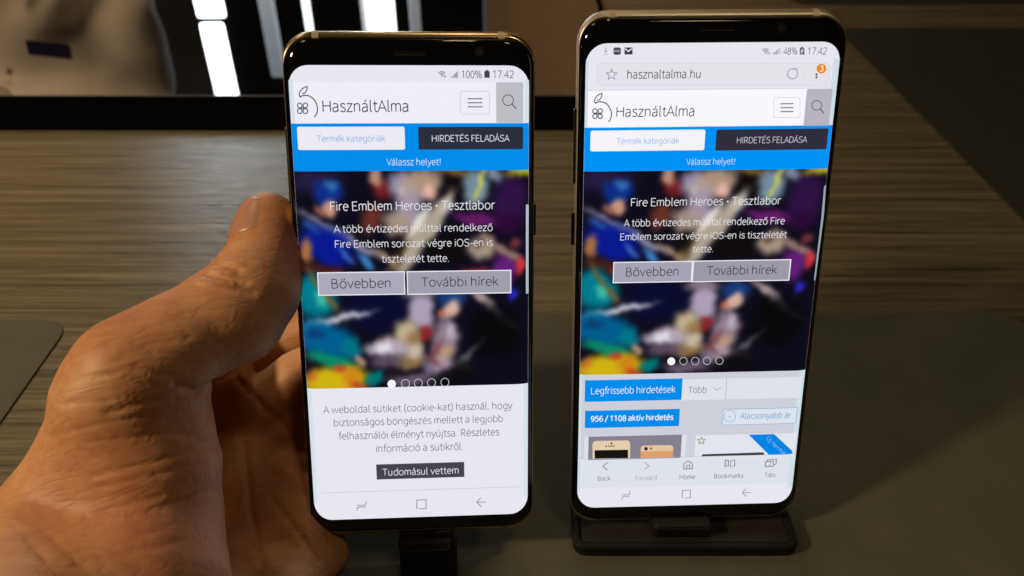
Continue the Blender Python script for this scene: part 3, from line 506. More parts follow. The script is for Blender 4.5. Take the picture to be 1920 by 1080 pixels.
CONTENT_LARGE=[
["s","download_icon",[[-29.41,69.86],[-29.37,68.57]],0.3,[180,178,188],3,0],
["s","download_icon",[[-29.82,68.99],[-29.37,68.52],[-28.94,68.98]],0.25,[180,178,188],3,0],
["s","download_icon",[[-30.01,68.07],[-28.65,68.06]],0.2,[190,188,198],3,0],
["p","wallet_icon",[[-25.37,69.33],[-25.42,69.52],[-25.53,69.68],[-25.71,69.79],[-25.91,69.83],[-26.87,69.84],[-27.07,69.8],[-27.24,69.7],[-27.35,69.53],[-27.38,69.34],[-27.35,68.47],[-27.31,68.27],[-27.19,68.11],[-27.01,68.0],[-26.81,67.96],[-25.85,67.95],[-25.65,67.99],[-25.48,68.1],[-25.37,68.26],[-25.34,68.45]],[62,62,70],2.5],
["t","lettering","pay",-27.19,-25.52,68.71,0.5,[225,225,230],3,0],
["p","mail_icon",[[-24.42,69.82],[-22.28,69.81],[-22.21,68.01],[-24.36,68.02]],[56,56,64],2.5],
["s","mail_icon",[[-24.24,69.53],[-23.34,68.77],[-22.44,69.51]],0.3,[230,230,236],3,0],
["s","wifi_icon",[[14.67,68.81],[14.6,68.87],[14.53,68.93],[14.46,68.98],[14.38,69.03],[14.3,69.07],[14.22,69.11],[14.13,69.14],[14.05,69.16],[13.96,69.19],[13.88,69.2],[13.79,69.21],[13.7,69.21],[13.61,69.21],[13.53,69.2],[13.44,69.19],[13.36,69.17],[13.28,69.14],[13.2,69.11],[13.12,69.08],[13.05,69.04],[12.98,68.99],[12.92,68.94],[12.86,68.89],[12.8,68.83]],0.17,[110,110,118],3,0],
["s","wifi_icon",[[14.4,68.57],[14.36,68.61],[14.31,68.65],[14.26,68.69],[14.2,68.72],[14.15,68.75],[14.09,68.78],[14.03,68.8],[13.97,68.82],[13.91,68.83],[13.85,68.84],[13.79,68.85],[13.73,68.85],[13.67,68.85],[13.61,68.84],[13.55,68.83],[13.5,68.82],[13.44,68.8],[13.38,68.78],[13.33,68.76],[13.28,68.73],[13.23,68.7],[13.19,68.66],[13.15,68.62],[13.11,68.58]],0.17,[110,110,118],3,0],
["s","wifi_icon",[[14.15,68.34],[14.12,68.36],[14.1,68.39],[14.07,68.41],[14.04,68.43],[14.0,68.44],[13.97,68.46],[13.94,68.47],[13.9,68.48],[13.87,68.49],[13.83,68.49],[13.8,68.5],[13.76,68.5],[13.73,68.5],[13.69,68.5],[13.66,68.49],[13.63,68.48],[13.59,68.47],[13.56,68.46],[13.53,68.45],[13.5,68.43],[13.48,68.41],[13.45,68.39],[13.43,68.37],[13.4,68.35]],0.17,[110,110,118],3,0],
["p","wifi_icon",[[13.99,68.11],[13.98,68.15],[13.96,68.2],[13.92,68.24],[13.88,68.27],[13.83,68.28],[13.78,68.29],[13.73,68.28],[13.69,68.27],[13.65,68.24],[13.62,68.2],[13.61,68.16],[13.61,68.11],[13.62,68.06],[13.64,68.02],[13.67,67.98],[13.72,67.95],[13.76,67.93],[13.81,67.93],[13.86,67.93],[13.91,67.95],[13.94,67.98],[13.97,68.02],[13.99,68.06]],[110,110,118],3],
["s","wifi_icon",[[14.41,68.36],[14.47,67.68]],0.2,[110,110,118],3,0],
["s","wifi_icon",[[14.88,68.35],[14.94,67.67]],0.2,[160,160,165],3,0],
["s","signal_icon",[[15.96,67.71],[15.92,68.13]],0.22,[110,110,118],3,0],
["s","signal_icon",[[16.41,67.7],[16.34,68.46]],0.22,[110,110,118],3,0],
["s","signal_icon",[[16.85,67.7],[16.75,68.8]],0.22,[110,110,118],3,0],
["s","signal_icon",[[17.29,67.7],[17.16,69.13]],0.22,[150,150,158],3,0],
["s","signal_icon",[[17.74,67.69],[17.57,69.46]],0.15,[150,150,158],3,0],
["t","lettering","48%",18.59,22.36,67.65,1.77,[92,92,100],3,0],
["p","battery_icon",[[23.12,67.61],[22.95,69.29],[23.26,69.29],[23.23,69.59],[23.85,69.58],[23.88,69.29],[24.24,69.29],[24.41,67.6]],[78,78,86],2.5],
["s","battery_icon",[[23.81,69.12],[23.35,68.41],[23.96,68.57],[23.5,67.82]],0.28,[210,210,216],3,0],
["t","lettering","17:42",25.21,30.46,67.64,1.77,[92,92,100],3,0],
["p","address_bar",[[31.53,64.49],[31.43,64.82],[31.2,65.09],[30.89,65.28],[30.54,65.35],[-30.7,65.85],[-31.03,65.79],[-31.31,65.61],[-31.5,65.34],[-31.55,65.01],[-31.45,60.9],[-31.38,60.57],[-31.18,60.29],[-30.89,60.1],[-30.55,60.04],[31.2,59.47],[31.53,59.54],[31.81,59.72],[31.97,60.0],[32.0,60.33]],[229,226,234],2],
["s","address_bar_outline",[[31.53,64.49],[31.43,64.82],[31.2,65.09],[30.89,65.28],[30.54,65.35],[-30.7,65.85],[-31.03,65.79],[-31.31,65.61],[-31.5,65.34],[-31.55,65.01],[-31.45,60.9],[-31.38,60.57],[-31.18,60.29],[-30.89,60.1],[-30.55,60.04],[31.2,59.47],[31.53,59.54],[31.81,59.72],[31.97,60.0],[32.0,60.33]],0.1,[203,200,210],2.5,1],
["s","star_icon",[[-27.71,64.26],[-27.28,63.35],[-26.25,63.26],[-27.02,62.62],[-26.75,61.64],[-27.64,62.17],[-28.51,61.66],[-28.3,62.63],[-29.1,63.28],[-28.08,63.35]],0.2,[128,126,136],3,1],
["t","lettering","hasznaltalma.hu",-23.39,-3.52,61.78,2.12,[38,38,48],3,0],
["s","reload_icon",[[22.41,63.62],[22.1,63.8],[21.77,63.9],[21.42,63.93],[21.09,63.88],[20.79,63.75],[20.54,63.56],[20.36,63.3],[20.25,63.0],[20.22,62.68],[20.28,62.35],[20.42,62.04],[20.64,61.77],[20.91,61.54],[21.22,61.38],[21.56,61.29],[21.91,61.29],[22.23,61.36],[22.52,61.51],[22.75,61.73],[22.92,62.0],[23.0,62.31],[23.0,62.64],[22.92,62.96],[22.75,63.26]],0.22,[150,148,158],3,0],
["s","reload_icon",[[22.01,64.02],[22.79,63.88],[22.77,63.16]],0.2,[150,148,158],3,0],
["s","divider",[[24.92,63.99],[25.15,61.34]],0.1,[205,203,212],3,0],
["p","notification_badge",[[30.79,63.9],[30.71,64.23],[30.54,64.54],[30.3,64.81],[30.0,65.01],[29.66,65.14],[29.31,65.19],[28.96,65.15],[28.65,65.02],[28.4,64.82],[28.21,64.56],[28.11,64.25],[28.1,63.92],[28.18,63.59],[28.35,63.28],[28.59,63.01],[28.9,62.8],[29.23,62.67],[29.59,62.63],[29.93,62.67],[30.24,62.79],[30.5,63.0],[30.68,63.26],[30.78,63.57]],[240,135,25],3],
["t","lettering","3",29.03,30.02,63.23,1.41,[250,245,238],3.5,1],
["p","more_icon",[[28.58,62.38],[28.56,62.46],[28.53,62.53],[28.47,62.59],[28.4,62.64],[28.32,62.67],[28.24,62.68],[28.16,62.67],[28.08,62.64],[28.02,62.6],[27.98,62.53],[27.96,62.46],[27.95,62.38],[27.97,62.31],[28.01,62.23],[28.07,62.17],[28.14,62.12],[28.22,62.09],[28.3,62.08],[28.38,62.09],[28.45,62.12],[28.51,62.17],[28.56,62.23],[28.58,62.3]],[80,80,88],2.8],
["p","more_icon",[[28.66,61.65],[28.64,61.73],[28.6,61.8],[28.55,61.86],[28.48,61.91],[28.4,61.94],[28.32,61.95],[28.24,61.94],[28.16,61.91],[28.1,61.87],[28.06,61.8],[28.04,61.73],[28.03,61.65],[28.05,61.58],[28.09,61.5],[28.15,61.44],[28.22,61.39],[28.3,61.36],[28.38,61.35],[28.46,61.36],[28.53,61.39],[28.59,61.44],[28.64,61.5],[28.66,61.57]],[80,80,88],2.8],
["r","divider",-34.5,58.72,32.6,58.84,[190,188,198],2,0],
["r","header",-34.57,48.81,34.57,58.69,[249,246,253],1,0],
["r","blue_bar",-34.57,36.69,34.57,48.77,[0,146,248],1,0],
["r","search_button",26.07,48.67,33.32,58.57,[184,180,192],2,0],
["s","search_icon",[[30.56,54.17],[30.48,54.51],[30.31,54.83],[30.06,55.11],[29.76,55.32],[29.42,55.45],[29.06,55.5],[28.71,55.46],[28.4,55.33],[28.14,55.12],[27.95,54.85],[27.85,54.54],[27.84,54.2],[27.92,53.86],[28.09,53.54],[28.34,53.26],[28.64,53.05],[28.99,52.92],[29.34,52.87],[29.69,52.91],[30.01,53.04],[30.27,53.24],[30.45,53.52],[30.55,53.83]],0.2,[70,66,76],3,1],
["s","search_icon",[[30.29,53.23],[31.39,52.05]],0.24,[70,66,76],3,0],
["s","menu_button",[[24.37,55.81],[24.31,56.01],[24.17,56.18],[23.98,56.29],[23.77,56.33],[17.63,56.39],[17.43,56.36],[17.26,56.24],[17.16,56.08],[17.14,55.88],[17.54,51.49],[17.6,51.29],[17.73,51.12],[17.92,51.0],[18.13,50.96],[24.32,50.89],[24.53,50.93],[24.69,51.04],[24.79,51.21],[24.81,51.42]],0.14,[200,197,206],3,1],
["s","menu_icon",[[19.05,54.68],[22.67,54.69]],0.28,[100,98,106],3,0],
["s","menu_icon",[[19.15,53.63],[22.78,53.64]],0.28,[100,98,106],3,0],
["s","menu_icon",[[19.25,52.57],[22.88,52.58]],0.28,[100,98,106],3,0],
["s","logo",[[-31.8,55.23],[-32.11,55.76],[-32.09,56.29],[-31.84,56.82],[-31.42,57.31],[-30.84,57.69],[-30.19,57.93],[-30.14,57.51],[-30.28,56.98],[-30.56,56.45],[-30.95,56.17],[-31.39,56.11]],0.26,[40,38,46],3,0],
["s","logo",[[-31.8,55.23],[-31.59,55.58],[-30.72,55.75],[-29.8,55.63],[-28.87,55.2],[-28.12,54.45],[-27.61,53.48],[-27.36,52.48],[-27.45,51.52],[-27.79,50.73],[-28.18,50.34]],0.28,[40,38,46],3,0],
["s","logo",[[-31.38,52.7],[-31.75,52.7],[-31.93,52.67],[-32.11,52.7],[-32.27,52.79],[-32.41,52.93],[-32.49,53.1],[-32.53,53.28],[-32.5,53.47],[-32.42,53.64],[-32.3,53.77],[-32.14,53.85],[-31.96,53.88],[-31.77,53.85],[-31.61,53.76],[-31.47,53.63],[-31.39,53.46],[-31.35,53.27],[-31.38,53.08]],0.26,[40,38,46],3,1],
["s","logo",[[-31.01,52.7],[-31.03,53.08],[-31.06,53.27],[-31.04,53.45],[-30.96,53.62],[-30.83,53.75],[-30.67,53.84],[-30.49,53.87],[-30.31,53.84],[-30.14,53.75],[-30.01,53.61],[-29.92,53.44],[-29.88,53.26],[-29.91,53.07],[-29.99,52.9],[-30.11,52.77],[-30.28,52.68],[-30.46,52.66],[-30.64,52.69]],0.26,[40,38,46],3,1],
["s","logo",[[-31.37,52.42],[-31.35,52.03],[-31.32,51.84],[-31.34,51.66],[-31.42,51.49],[-31.55,51.35],[-31.71,51.27],[-31.89,51.24],[-32.07,51.27],[-32.24,51.36],[-32.37,51.5],[-32.46,51.67],[-32.49,51.86],[-32.47,52.04],[-32.39,52.21],[-32.26,52.34],[-32.1,52.43],[-31.92,52.46],[-31.74,52.43]],0.26,[40,38,46],3,1],
["s","logo",[[-31.0,52.41],[-30.63,52.41],[-30.45,52.44],[-30.27,52.41],[-30.1,52.32],[-29.97,52.19],[-29.88,52.02],[-29.85,51.83],[-29.87,51.64],[-29.95,51.47],[-30.08,51.34],[-30.24,51.25],[-30.42,51.23],[-30.6,51.26],[-30.77,51.35],[-30.9,51.48],[-30.99,51.65],[-31.02,51.84],[-31.0,52.03]],0.26,[40,38,46],3,1],
["t","lettering","HasználtAlma",-26.03,-4.59,51.7,2.62,[40,38,46],3,0],
["r","button",-32.97,42.3,-1.18,47.97,[245,242,250],2,0.5],
["t","lettering","Termék kategóriák",-25.79,-8.32,44.25,1.56,[135,178,224],3,0],
["r","button",1.9,42.11,33.41,47.9,[48,46,60],2,0.4],
["t","lettering","HIRDETÉS FELADÁSA",7.82,27.54,44.1,1.61,[196,198,208],3,0],
["t","lettering","Válassz helyet!",-6.02,7.69,38.31,1.64,[195,224,250],3,0],
["b","banner_picture",-34.57,-24.88,34.57,36.69,1],
["t","lettering","Fire Emblem Heroes • Tesztlabor",-21.06,21.84,26.75,2.15,[226,226,232],3,0],
["t","lettering","A több évtizedes múlttal rendelkező Fire",-22.9,23.47,20.92,1.95,[226,226,232],3,0],
["t","lettering","Emblem sorozat végre iOS-en is tiszteletét",-23.79,24.52,16.92,1.87,[226,226,232],3,0],
["t","lettering","tette.",-2.69,3.25,12.97,1.85,[226,226,232],3,0],
["r","button",-25.56,4.0,-2.33,10.42,[235,235,240],2,0],
["r","button_face",-25.27,4.3,-2.69,10.12,[166,164,180],2.5,0],
["r","button",-2.34,3.89,26.5,10.42,[235,235,240],2,0],
["r","button_face",-2.04,4.19,26.14,10.12,[156,154,168],2.5,0],
["t","lettering","Bővebben",-21.76,-6.43,6.09,2.47,[54,52,64],3,0],
["t","lettering","További hírek",1.8,22.58,6.11,2.47,[54,52,64],3,0],
["p","edge_handle",[[34.01,31.38],[34.27,31.98],[34.65,31.89],[35.11,23.6],[34.6,3.84],[34.15,3.5],[34.08,4.6],[34.23,22.18]],[150,165,175],3],
["p","page_dot",[[-5.87,-20.97],[-5.93,-20.64],[-6.07,-20.33],[-6.27,-20.06],[-6.53,-19.86],[-6.82,-19.72],[-7.13,-19.67],[-7.43,-19.71],[-7.71,-19.83],[-7.95,-20.03],[-8.12,-20.29],[-8.23,-20.59],[-8.25,-20.92],[-8.19,-21.25],[-8.06,-21.56],[-7.85,-21.83],[-7.6,-22.04],[-7.3,-22.17],[-6.99,-22.22],[-6.69,-22.19],[-6.41,-22.06],[-6.17,-21.87],[-6.0,-21.61],[-5.89,-21.3]],[250,250,252],3],
["s","page_dot",[[-2.21,-20.95],[-2.27,-20.63],[-2.4,-20.33],[-2.59,-20.07],[-2.84,-19.88],[-3.12,-19.75],[-3.42,-19.7],[-3.71,-19.74],[-3.98,-19.85],[-4.2,-20.04],[-4.37,-20.29],[-4.47,-20.58],[-4.49,-20.9],[-4.43,-21.21],[-4.3,-21.51],[-4.11,-21.77],[-3.86,-21.97],[-3.58,-22.1],[-3.28,-22.14],[-2.99,-22.11],[-2.72,-21.99],[-2.49,-21.8],[-2.33,-21.55],[-2.23,-21.26]],0.17,[200,200,208],3,1],
["s","page_dot",[[1.37,-21.02],[1.31,-20.71],[1.17,-20.41],[0.98,-20.15],[0.73,-19.95],[0.45,-19.82],[0.15,-19.78],[-0.14,-19.81],[-0.41,-19.93],[-0.64,-20.12],[-0.8,-20.37],[-0.9,-20.66],[-0.92,-20.97],[-0.86,-21.29],[-0.73,-21.59],[-0.53,-21.85],[-0.28,-22.05],[0.0,-22.17],[0.3,-22.22],[0.59,-22.19],[0.86,-22.07],[1.09,-21.88],[1.25,-21.63],[1.35,-21.34]],0.17,[200,200,208],3,1],
["s","page_dot",[[4.94,-21.05],[4.88,-20.73],[4.75,-20.43],[4.55,-20.17],[4.3,-19.98],[4.01,-19.85],[3.72,-19.8],[3.42,-19.84],[3.16,-19.95],[2.93,-20.14],[2.77,-20.39],[2.67,-20.68],[2.65,-21.0],[2.71,-21.31],[2.85,-21.61],[3.05,-21.87],[3.29,-22.07],[3.58,-22.2],[3.88,-22.25],[4.17,-22.21],[4.44,-22.09],[4.66,-21.91],[4.83,-21.66],[4.92,-21.36]],0.17,[200,200,208],3,1],
["s","page_dot",[[8.72,-21.07],[8.65,-20.76],[8.52,-20.46],[8.32,-20.2],[8.07,-20.0],[7.78,-19.88],[7.49,-19.83],[7.19,-19.86],[6.93,-19.98],[6.7,-20.17],[6.54,-20.42],[6.44,-20.71],[6.43,-21.03],[6.49,-21.34],[6.62,-21.64],[6.82,-21.9],[7.07,-22.1],[7.36,-22.23],[7.66,-22.28],[7.95,-22.24],[8.22,-22.12],[8.44,-21.93],[8.61,-21.68],[8.7,-21.39]],0.17,[200,200,208],3,1],
["r","page_background",-34.57,-53.45,34.57,-24.94,[205,207,217],1,0],
["r","button",-32.99,-33.75,-3.27,-26.62,[0,140,235],2.5,0],
["t","lettering","Legfrissebb hirdetések",-31.1,-5.26,-31.19,2.11,[222,236,248],3,0],
["r","tab_strip",-3.5,-33.96,33.45,-26.96,[224,226,234],2,0],
["t","lettering","Több",-1.38,4.29,-31.49,1.96,[122,124,134],3,0],
["s","chevron_icon",[[6.19,-29.88],[7.51,-30.73],[8.75,-29.83]],0.18,[150,152,160],3,0],
["s","divider",[[10.25,-27.05],[10.39,-33.74]],0.16,[160,162,172],3,0],
["r","button",-32.78,-42.66,-3.52,-36.78,[0,140,235],2,0],
["t","lettering","956 / 1108 aktív hirdetés",-30.95,-5.42,-40.4,1.77,[236,242,250],3,1],
["r","button",9.94,-42.73,33.32,-37.2,[120,165,215],2,0],
["r","button_face",10.1,-42.56,33.1,-37.37,[222,228,238],2.5,0],
["t","lettering","Alacsonyabb ár",15.39,31.41,-40.64,1.9,[98,150,212],3,0],
["s","chevron_icon",[[13.99,-39.74],[13.89,-39.24],[13.67,-38.76],[13.36,-38.35],[12.97,-38.03],[12.52,-37.83],[12.06,-37.75],[11.6,-37.81],[11.19,-37.99],[10.84,-38.29],[10.59,-38.69],[10.44,-39.15],[10.42,-39.65],[10.52,-40.16],[10.73,-40.64],[11.04,-41.05],[11.44,-41.37],[11.88,-41.58],[12.35,-41.65],[12.81,-41.6],[13.22,-41.41],[13.57,-41.11],[13.82,-40.71],[13.97,-40.25]],0.17,[130,170,215],3,1],
["s","chevron_icon",[[11.53,-39.51],[12.18,-40.09],[12.8,-39.49]],0.16,[130,170,215],3,0],
["r","card",-32.8,-53.84,-0.94,-45.68,[222,225,234],2,0],
["r","picture",-31.54,-53.75,-2.39,-45.65,[132,128,142],2.3,0],
["p","pictured_phone",[[-30.14,-53.29],[-30.26,-48.17],[-29.87,-47.33],[-29.12,-47.12],[-19.45,-47.2],[-18.78,-47.5],[-18.5,-48.19],[-18.3,-53.49]],[226,205,172],2.5],
["p","pictured_screen",[[-29.48,-53.25],[-29.55,-50.34],[-19.08,-50.44],[-18.97,-53.42]],[22,18,18],2.7],
["p","pictured_lens",[[-24.05,-48.16],[-24.07,-48.07],[-24.1,-47.99],[-24.15,-47.91],[-24.21,-47.86],[-24.29,-47.82],[-24.37,-47.81],[-24.45,-47.82],[-24.52,-47.85],[-24.58,-47.9],[-24.63,-47.97],[-24.66,-48.05],[-24.66,-48.14],[-24.65,-48.23],[-24.62,-48.31],[-24.57,-48.38],[-24.5,-48.44],[-24.43,-48.48],[-24.35,-48.49],[-24.27,-48.48],[-24.2,-48.45],[-24.14,-48.4],[-24.09,-48.33],[-24.06,-48.24]],[60,50,50],2.8],
["p","pictured_lens",[[-25.71,-49.08],[-25.72,-49.0],[-25.75,-48.93],[-25.79,-48.87],[-25.84,-48.83],[-25.9,-48.8],[-25.97,-48.79],[-26.04,-48.79],[-26.1,-48.82],[-26.15,-48.87],[-26.19,-48.92],[-26.21,-48.99],[-26.22,-49.06],[-26.21,-49.14],[-26.18,-49.21],[-26.14,-49.27],[-26.08,-49.31],[-26.02,-49.34],[-25.95,-49.35],[-25.89,-49.35],[-25.83,-49.32],[-25.78,-49.28],[-25.74,-49.22],[-25.71,-49.15]],[60,50,50],2.8],
["s","pictured_speaker",[[-25.35,-49.03],[-23.31,-49.03]],0.3,[60,50,50],2.8,0],
["p","pictured_phone",[[-15.01,-53.47],[-15.16,-49.98],[-14.78,-49.25],[-14.02,-49.1],[-5.72,-49.2],[-5.09,-49.56],[-4.9,-50.25],[-4.72,-53.57]],[222,160,110],2.5],
["p","pictured_phone",[[-15.11,-51.18],[-15.16,-49.98],[-14.78,-49.25],[-14.02,-49.1],[-5.72,-49.2],[-5.09,-49.56],[-4.9,-50.25],[-4.85,-51.22]],[228,196,158],2.6],
["p","pictured_lens",[[-12.89,-50.26],[-12.92,-50.1],[-12.98,-49.95],[-13.08,-49.82],[-13.2,-49.71],[-13.34,-49.65],[-13.48,-49.62],[-13.63,-49.64],[-13.76,-49.7],[-13.87,-49.8],[-13.96,-49.92],[-14.01,-50.07],[-14.02,-50.23],[-13.99,-50.4],[-13.93,-50.55],[-13.84,-50.68],[-13.72,-50.79],[-13.58,-50.85],[-13.43,-50.88],[-13.28,-50.86],[-13.15,-50.8],[-13.04,-50.7],[-12.95,-50.58],[-12.9,-50.43]],[40,30,30],2.8],
["p","pictured_lens",[[-11.56,-50.19],[-11.58,-50.1],[-11.61,-50.01],[-11.67,-49.94],[-11.73,-49.88],[-11.81,-49.85],[-11.89,-49.84],[-11.97,-49.84],[-12.04,-49.88],[-12.1,-49.93],[-12.15,-50.0],[-12.17,-50.08],[-12.18,-50.17],[-12.17,-50.26],[-12.13,-50.34],[-12.08,-50.41],[-12.01,-50.47],[-11.94,-50.51],[-11.86,-50.52],[-11.78,-50.51],[-11.71,-50.48],[-11.64,-50.42],[-11.6,-50.36],[-11.57,-50.27]],[80,60,50],2.8],
["r","card",1.98,-54.31,34.01,-46.0,[226,229,238],2,0],
["s","star_icon",[[3.75,-46.55],[4.13,-47.43],[4.98,-47.52],[4.38,-48.12],[4.63,-49.04],[3.88,-48.53],[3.18,-49.0],[3.32,-48.09],[2.64,-47.46],[3.48,-47.41]],0.26,[170,140,70],3,1],
["p","pictured_edge",[[4.3,-53.52],[4.27,-53.0],[4.66,-52.67],[23.51,-52.48],[24.05,-52.72],[24.1,-53.36]],[62,64,58],2.5],
["p","ribbon",[[18.59,-46.2],[26.61,-46.17],[33.15,-52.45],[33.09,-53.36],[25.68,-53.51]],[0,132,226],2.5],
["d","lettering","Új termé",[24.18,-47.76],[30.38,-53.87],[24.97,-46.87],[150,200,240],3],
["r","toolbar",-34.57,-63.76,34.57,-53.45,[221,226,235],1.5,0],
["r","divider",-34.2,-53.5,34.2,-53.37,[180,184,196],3,0],
["s","back_icon",[[-25.34,-54.74],[-26.84,-56.08],[-25.26,-57.51]],0.24,[92,92,102],3,0],
["s","forward_icon",[[-13.77,-54.99],[-12.27,-56.25],[-13.55,-57.6]],0.22,[140,142,152],3,0],
["s","house_icon",[[-1.13,-57.76],[-1.23,-56.08],[-0.84,-55.57],[-0.25,-55.07],[0.16,-54.96],[0.8,-55.33],[1.4,-55.86],[1.53,-56.39],[1.62,-57.72]],0.24,[92,92,102],3,1],
["s","house_icon",[[-0.2,-57.67],[-0.28,-56.4],[0.65,-56.36],[0.73,-57.64]],0.22,[92,92,102],3,0],
["s","book_icon",[[11.95,-57.13],[11.85,-55.05],[12.88,-54.96],[13.03,-56.93]],0.24,[92,92,102],3,1],
["s","book_icon",[[13.7,-57.59],[13.64,-55.38],[14.13,-54.99],[14.9,-54.96],[15.06,-57.04],[14.29,-57.14]],0.22,[92,92,102],3,0],
["s","tabs_icon",[[24.79,-55.8],[27.27,-55.63],[27.34,-57.49],[24.84,-57.6]],0.24,[92,92,102],3,1],
["s","tabs_icon",[[25.4,-55.7],[25.36,-55.18],[28.15,-55.02],[28.16,-56.82],[27.49,-56.92]],0.22,[92,92,102],3,0],
["t","lettering","2",25.79,26.73,-57.14,1.16,[92,92,102],3,0],
["t","lettering","Back",-28.26,-24.23,-61.15,1.52,[104,106,114],3,0],
["t","lettering","Forward",-16.35,-9.6,-61.31,1.52,[156,158,168],3,0],
["t","lettering","Home",-2.28,2.67,-61.36,1.58,[98,100,110],3,0],
["t","lettering","Bookmarks",8.71,18.12,-61.37,1.58,[104,106,114],3,0],
["t","lettering","Tabs",24.81,28.37,-61.39,1.53,[110,112,120],3,0],
["s","recents_icon",[[-20.47,-66.47],[-18.39,-66.47],[-18.01,-66.19],[-17.92,-65.16]],0.22,[126,128,138],3,0],
["s","recents_icon",[[-20.41,-68.19],[-20.31,-67.36],[-19.93,-67.08],[-17.85,-67.02]],0.22,[126,128,138],3,0],
["s","home_icon",[[-1.0,-68.28],[-1.16,-65.43],[1.45,-65.38],[1.62,-68.17],[-0.34,-68.24]],0.22,[126,128,138],3,0],
["s","back_icon",[[20.87,-66.82],[18.23,-66.81]],0.22,[126,128,138],3,0],
["s","back_icon",[[19.3,-65.36],[18.23,-66.81],[19.67,-68.28]],0.22,[126,128,138],3,0],
["r","painted_edge_tint",-34.55,48.9,-33.85,66.56,[208,222,229],1.7,0],  # painted strips: bluish cast of the curved display seen at an angle
["r","painted_edge_tint",-34.55,-65.4,-33.85,-25.1,[208,222,229],1.7,0],
["r","painted_edge_tint",32.65,48.9,34.55,66.56,[208,222,229],1.7,0],
["r","painted_edge_tint",32.65,-65.4,34.55,-25.1,[208,222,229],1.7,0]]
W1_ROT = ((0.99786, -0.00109, 0.06535), (0.06025, 0.40298, -0.91322), (-0.02534, 0.91521, 0.40219))

GP = 'lit smartphones'
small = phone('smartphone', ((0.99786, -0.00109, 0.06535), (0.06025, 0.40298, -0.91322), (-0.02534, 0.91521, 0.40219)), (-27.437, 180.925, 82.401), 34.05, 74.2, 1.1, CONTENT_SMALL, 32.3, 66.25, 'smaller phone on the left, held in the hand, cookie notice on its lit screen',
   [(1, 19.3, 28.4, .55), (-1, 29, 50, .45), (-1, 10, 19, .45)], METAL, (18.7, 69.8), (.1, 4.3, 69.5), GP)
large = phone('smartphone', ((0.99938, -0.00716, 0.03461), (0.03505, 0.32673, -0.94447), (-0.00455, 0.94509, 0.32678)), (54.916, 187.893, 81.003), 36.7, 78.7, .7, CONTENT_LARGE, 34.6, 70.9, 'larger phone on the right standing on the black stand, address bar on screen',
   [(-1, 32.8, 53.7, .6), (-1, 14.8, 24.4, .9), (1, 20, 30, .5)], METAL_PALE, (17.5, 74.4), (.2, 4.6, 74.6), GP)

# ------------------------------------------------------------------ stand under the larger phone
st = empty('phone_stand', (.0557, .155, .0012), label='black plastic stand tray on the mat carrying the larger phone', category='stand')
def sb(n, x0, y0, z0, x1, y1, z1, bev, m=PLASTIC, seg=2):
    return bm_obj(n, box_bm(x0, y0, z0, x1, y1, z1, bev, seg), m, st)
def tray():
    hw, hd, r = .0360, .0125, .004
    rr = lambda d, z: [(a, b+.0125, z) for a, b in rounded_rect(hw-d, hd-d, max(.001, r-d), 5)]
    v, f = loft([rr(0, 0), rr(0, .0034), rr(.0004, .0040), rr(.0019, .0040), rr(.0022, .0034), rr(.0024, .0030)])
    return v, f
v, f = tray(); mesh_obj('tray', v, f, PLASTIC, st)
bm_obj('tray_plate', box_bm(-.0334, .0028, .0028, .0334, .0222, .0034, .0002, 1), speckle_mat('plate_plastic', (.013, .0115, .010), (.019, .017, .014), 2500, .5, .0001, .3), st)
bm_obj('clip', box_bm(-.0105, .0040, .0036, .0085, .0125, .0086, .0014, 3), PLASTIC, st)
bm_obj('clip_inlay', box_bm(-.0080, .0044, .0087, .0060, .0076, .0089, .00008, 1), mat('inlay_grey', (.010, .009, .006), .7, spec=.2), st)
bm_obj('support_post', box_bm(-.012, .026, 0, .012, .040, .052, .003), PLASTIC, st)

# ------------------------------------------------------------------ plug under the held phone
root1 = small
pl = empty('charging_plug', root1.matrix_world @ Vector((.0015, -.0003, .0)), W1_ROT, label='black plug and cable block fixed to the lower edge of the held phone', category='plug')
bm_obj('plug_body', box_bm(-.0088, -.036, -.0060, .0088, -.0046, .0030, .0012, 2), PLASTIC, pl)
bm_obj('plug_lip', box_bm(-.0090, -.0045, -.0060, .0078, -.0004, .0044, .0010, 3), PLASTIC, pl)
ring_ = lambda w_, h_, r_, z: [(a, b, z) for a, b in rounded_rect(w_, h_, r_, 4, -.0006, -.0026)]
v, f = loft([ring_(.0074, .0015, .0007, .0044), ring_(.0074, .0015, .0007, .0047), ring_(.0069, .0010, .0005, .0047), ring_(.0069, .0010, .0005, .0044)], (False, False))
mesh_obj('plug_rim', v, f, mat('plug_rim_grey', (.03, .027, .018), .4, spec=.3), pl)

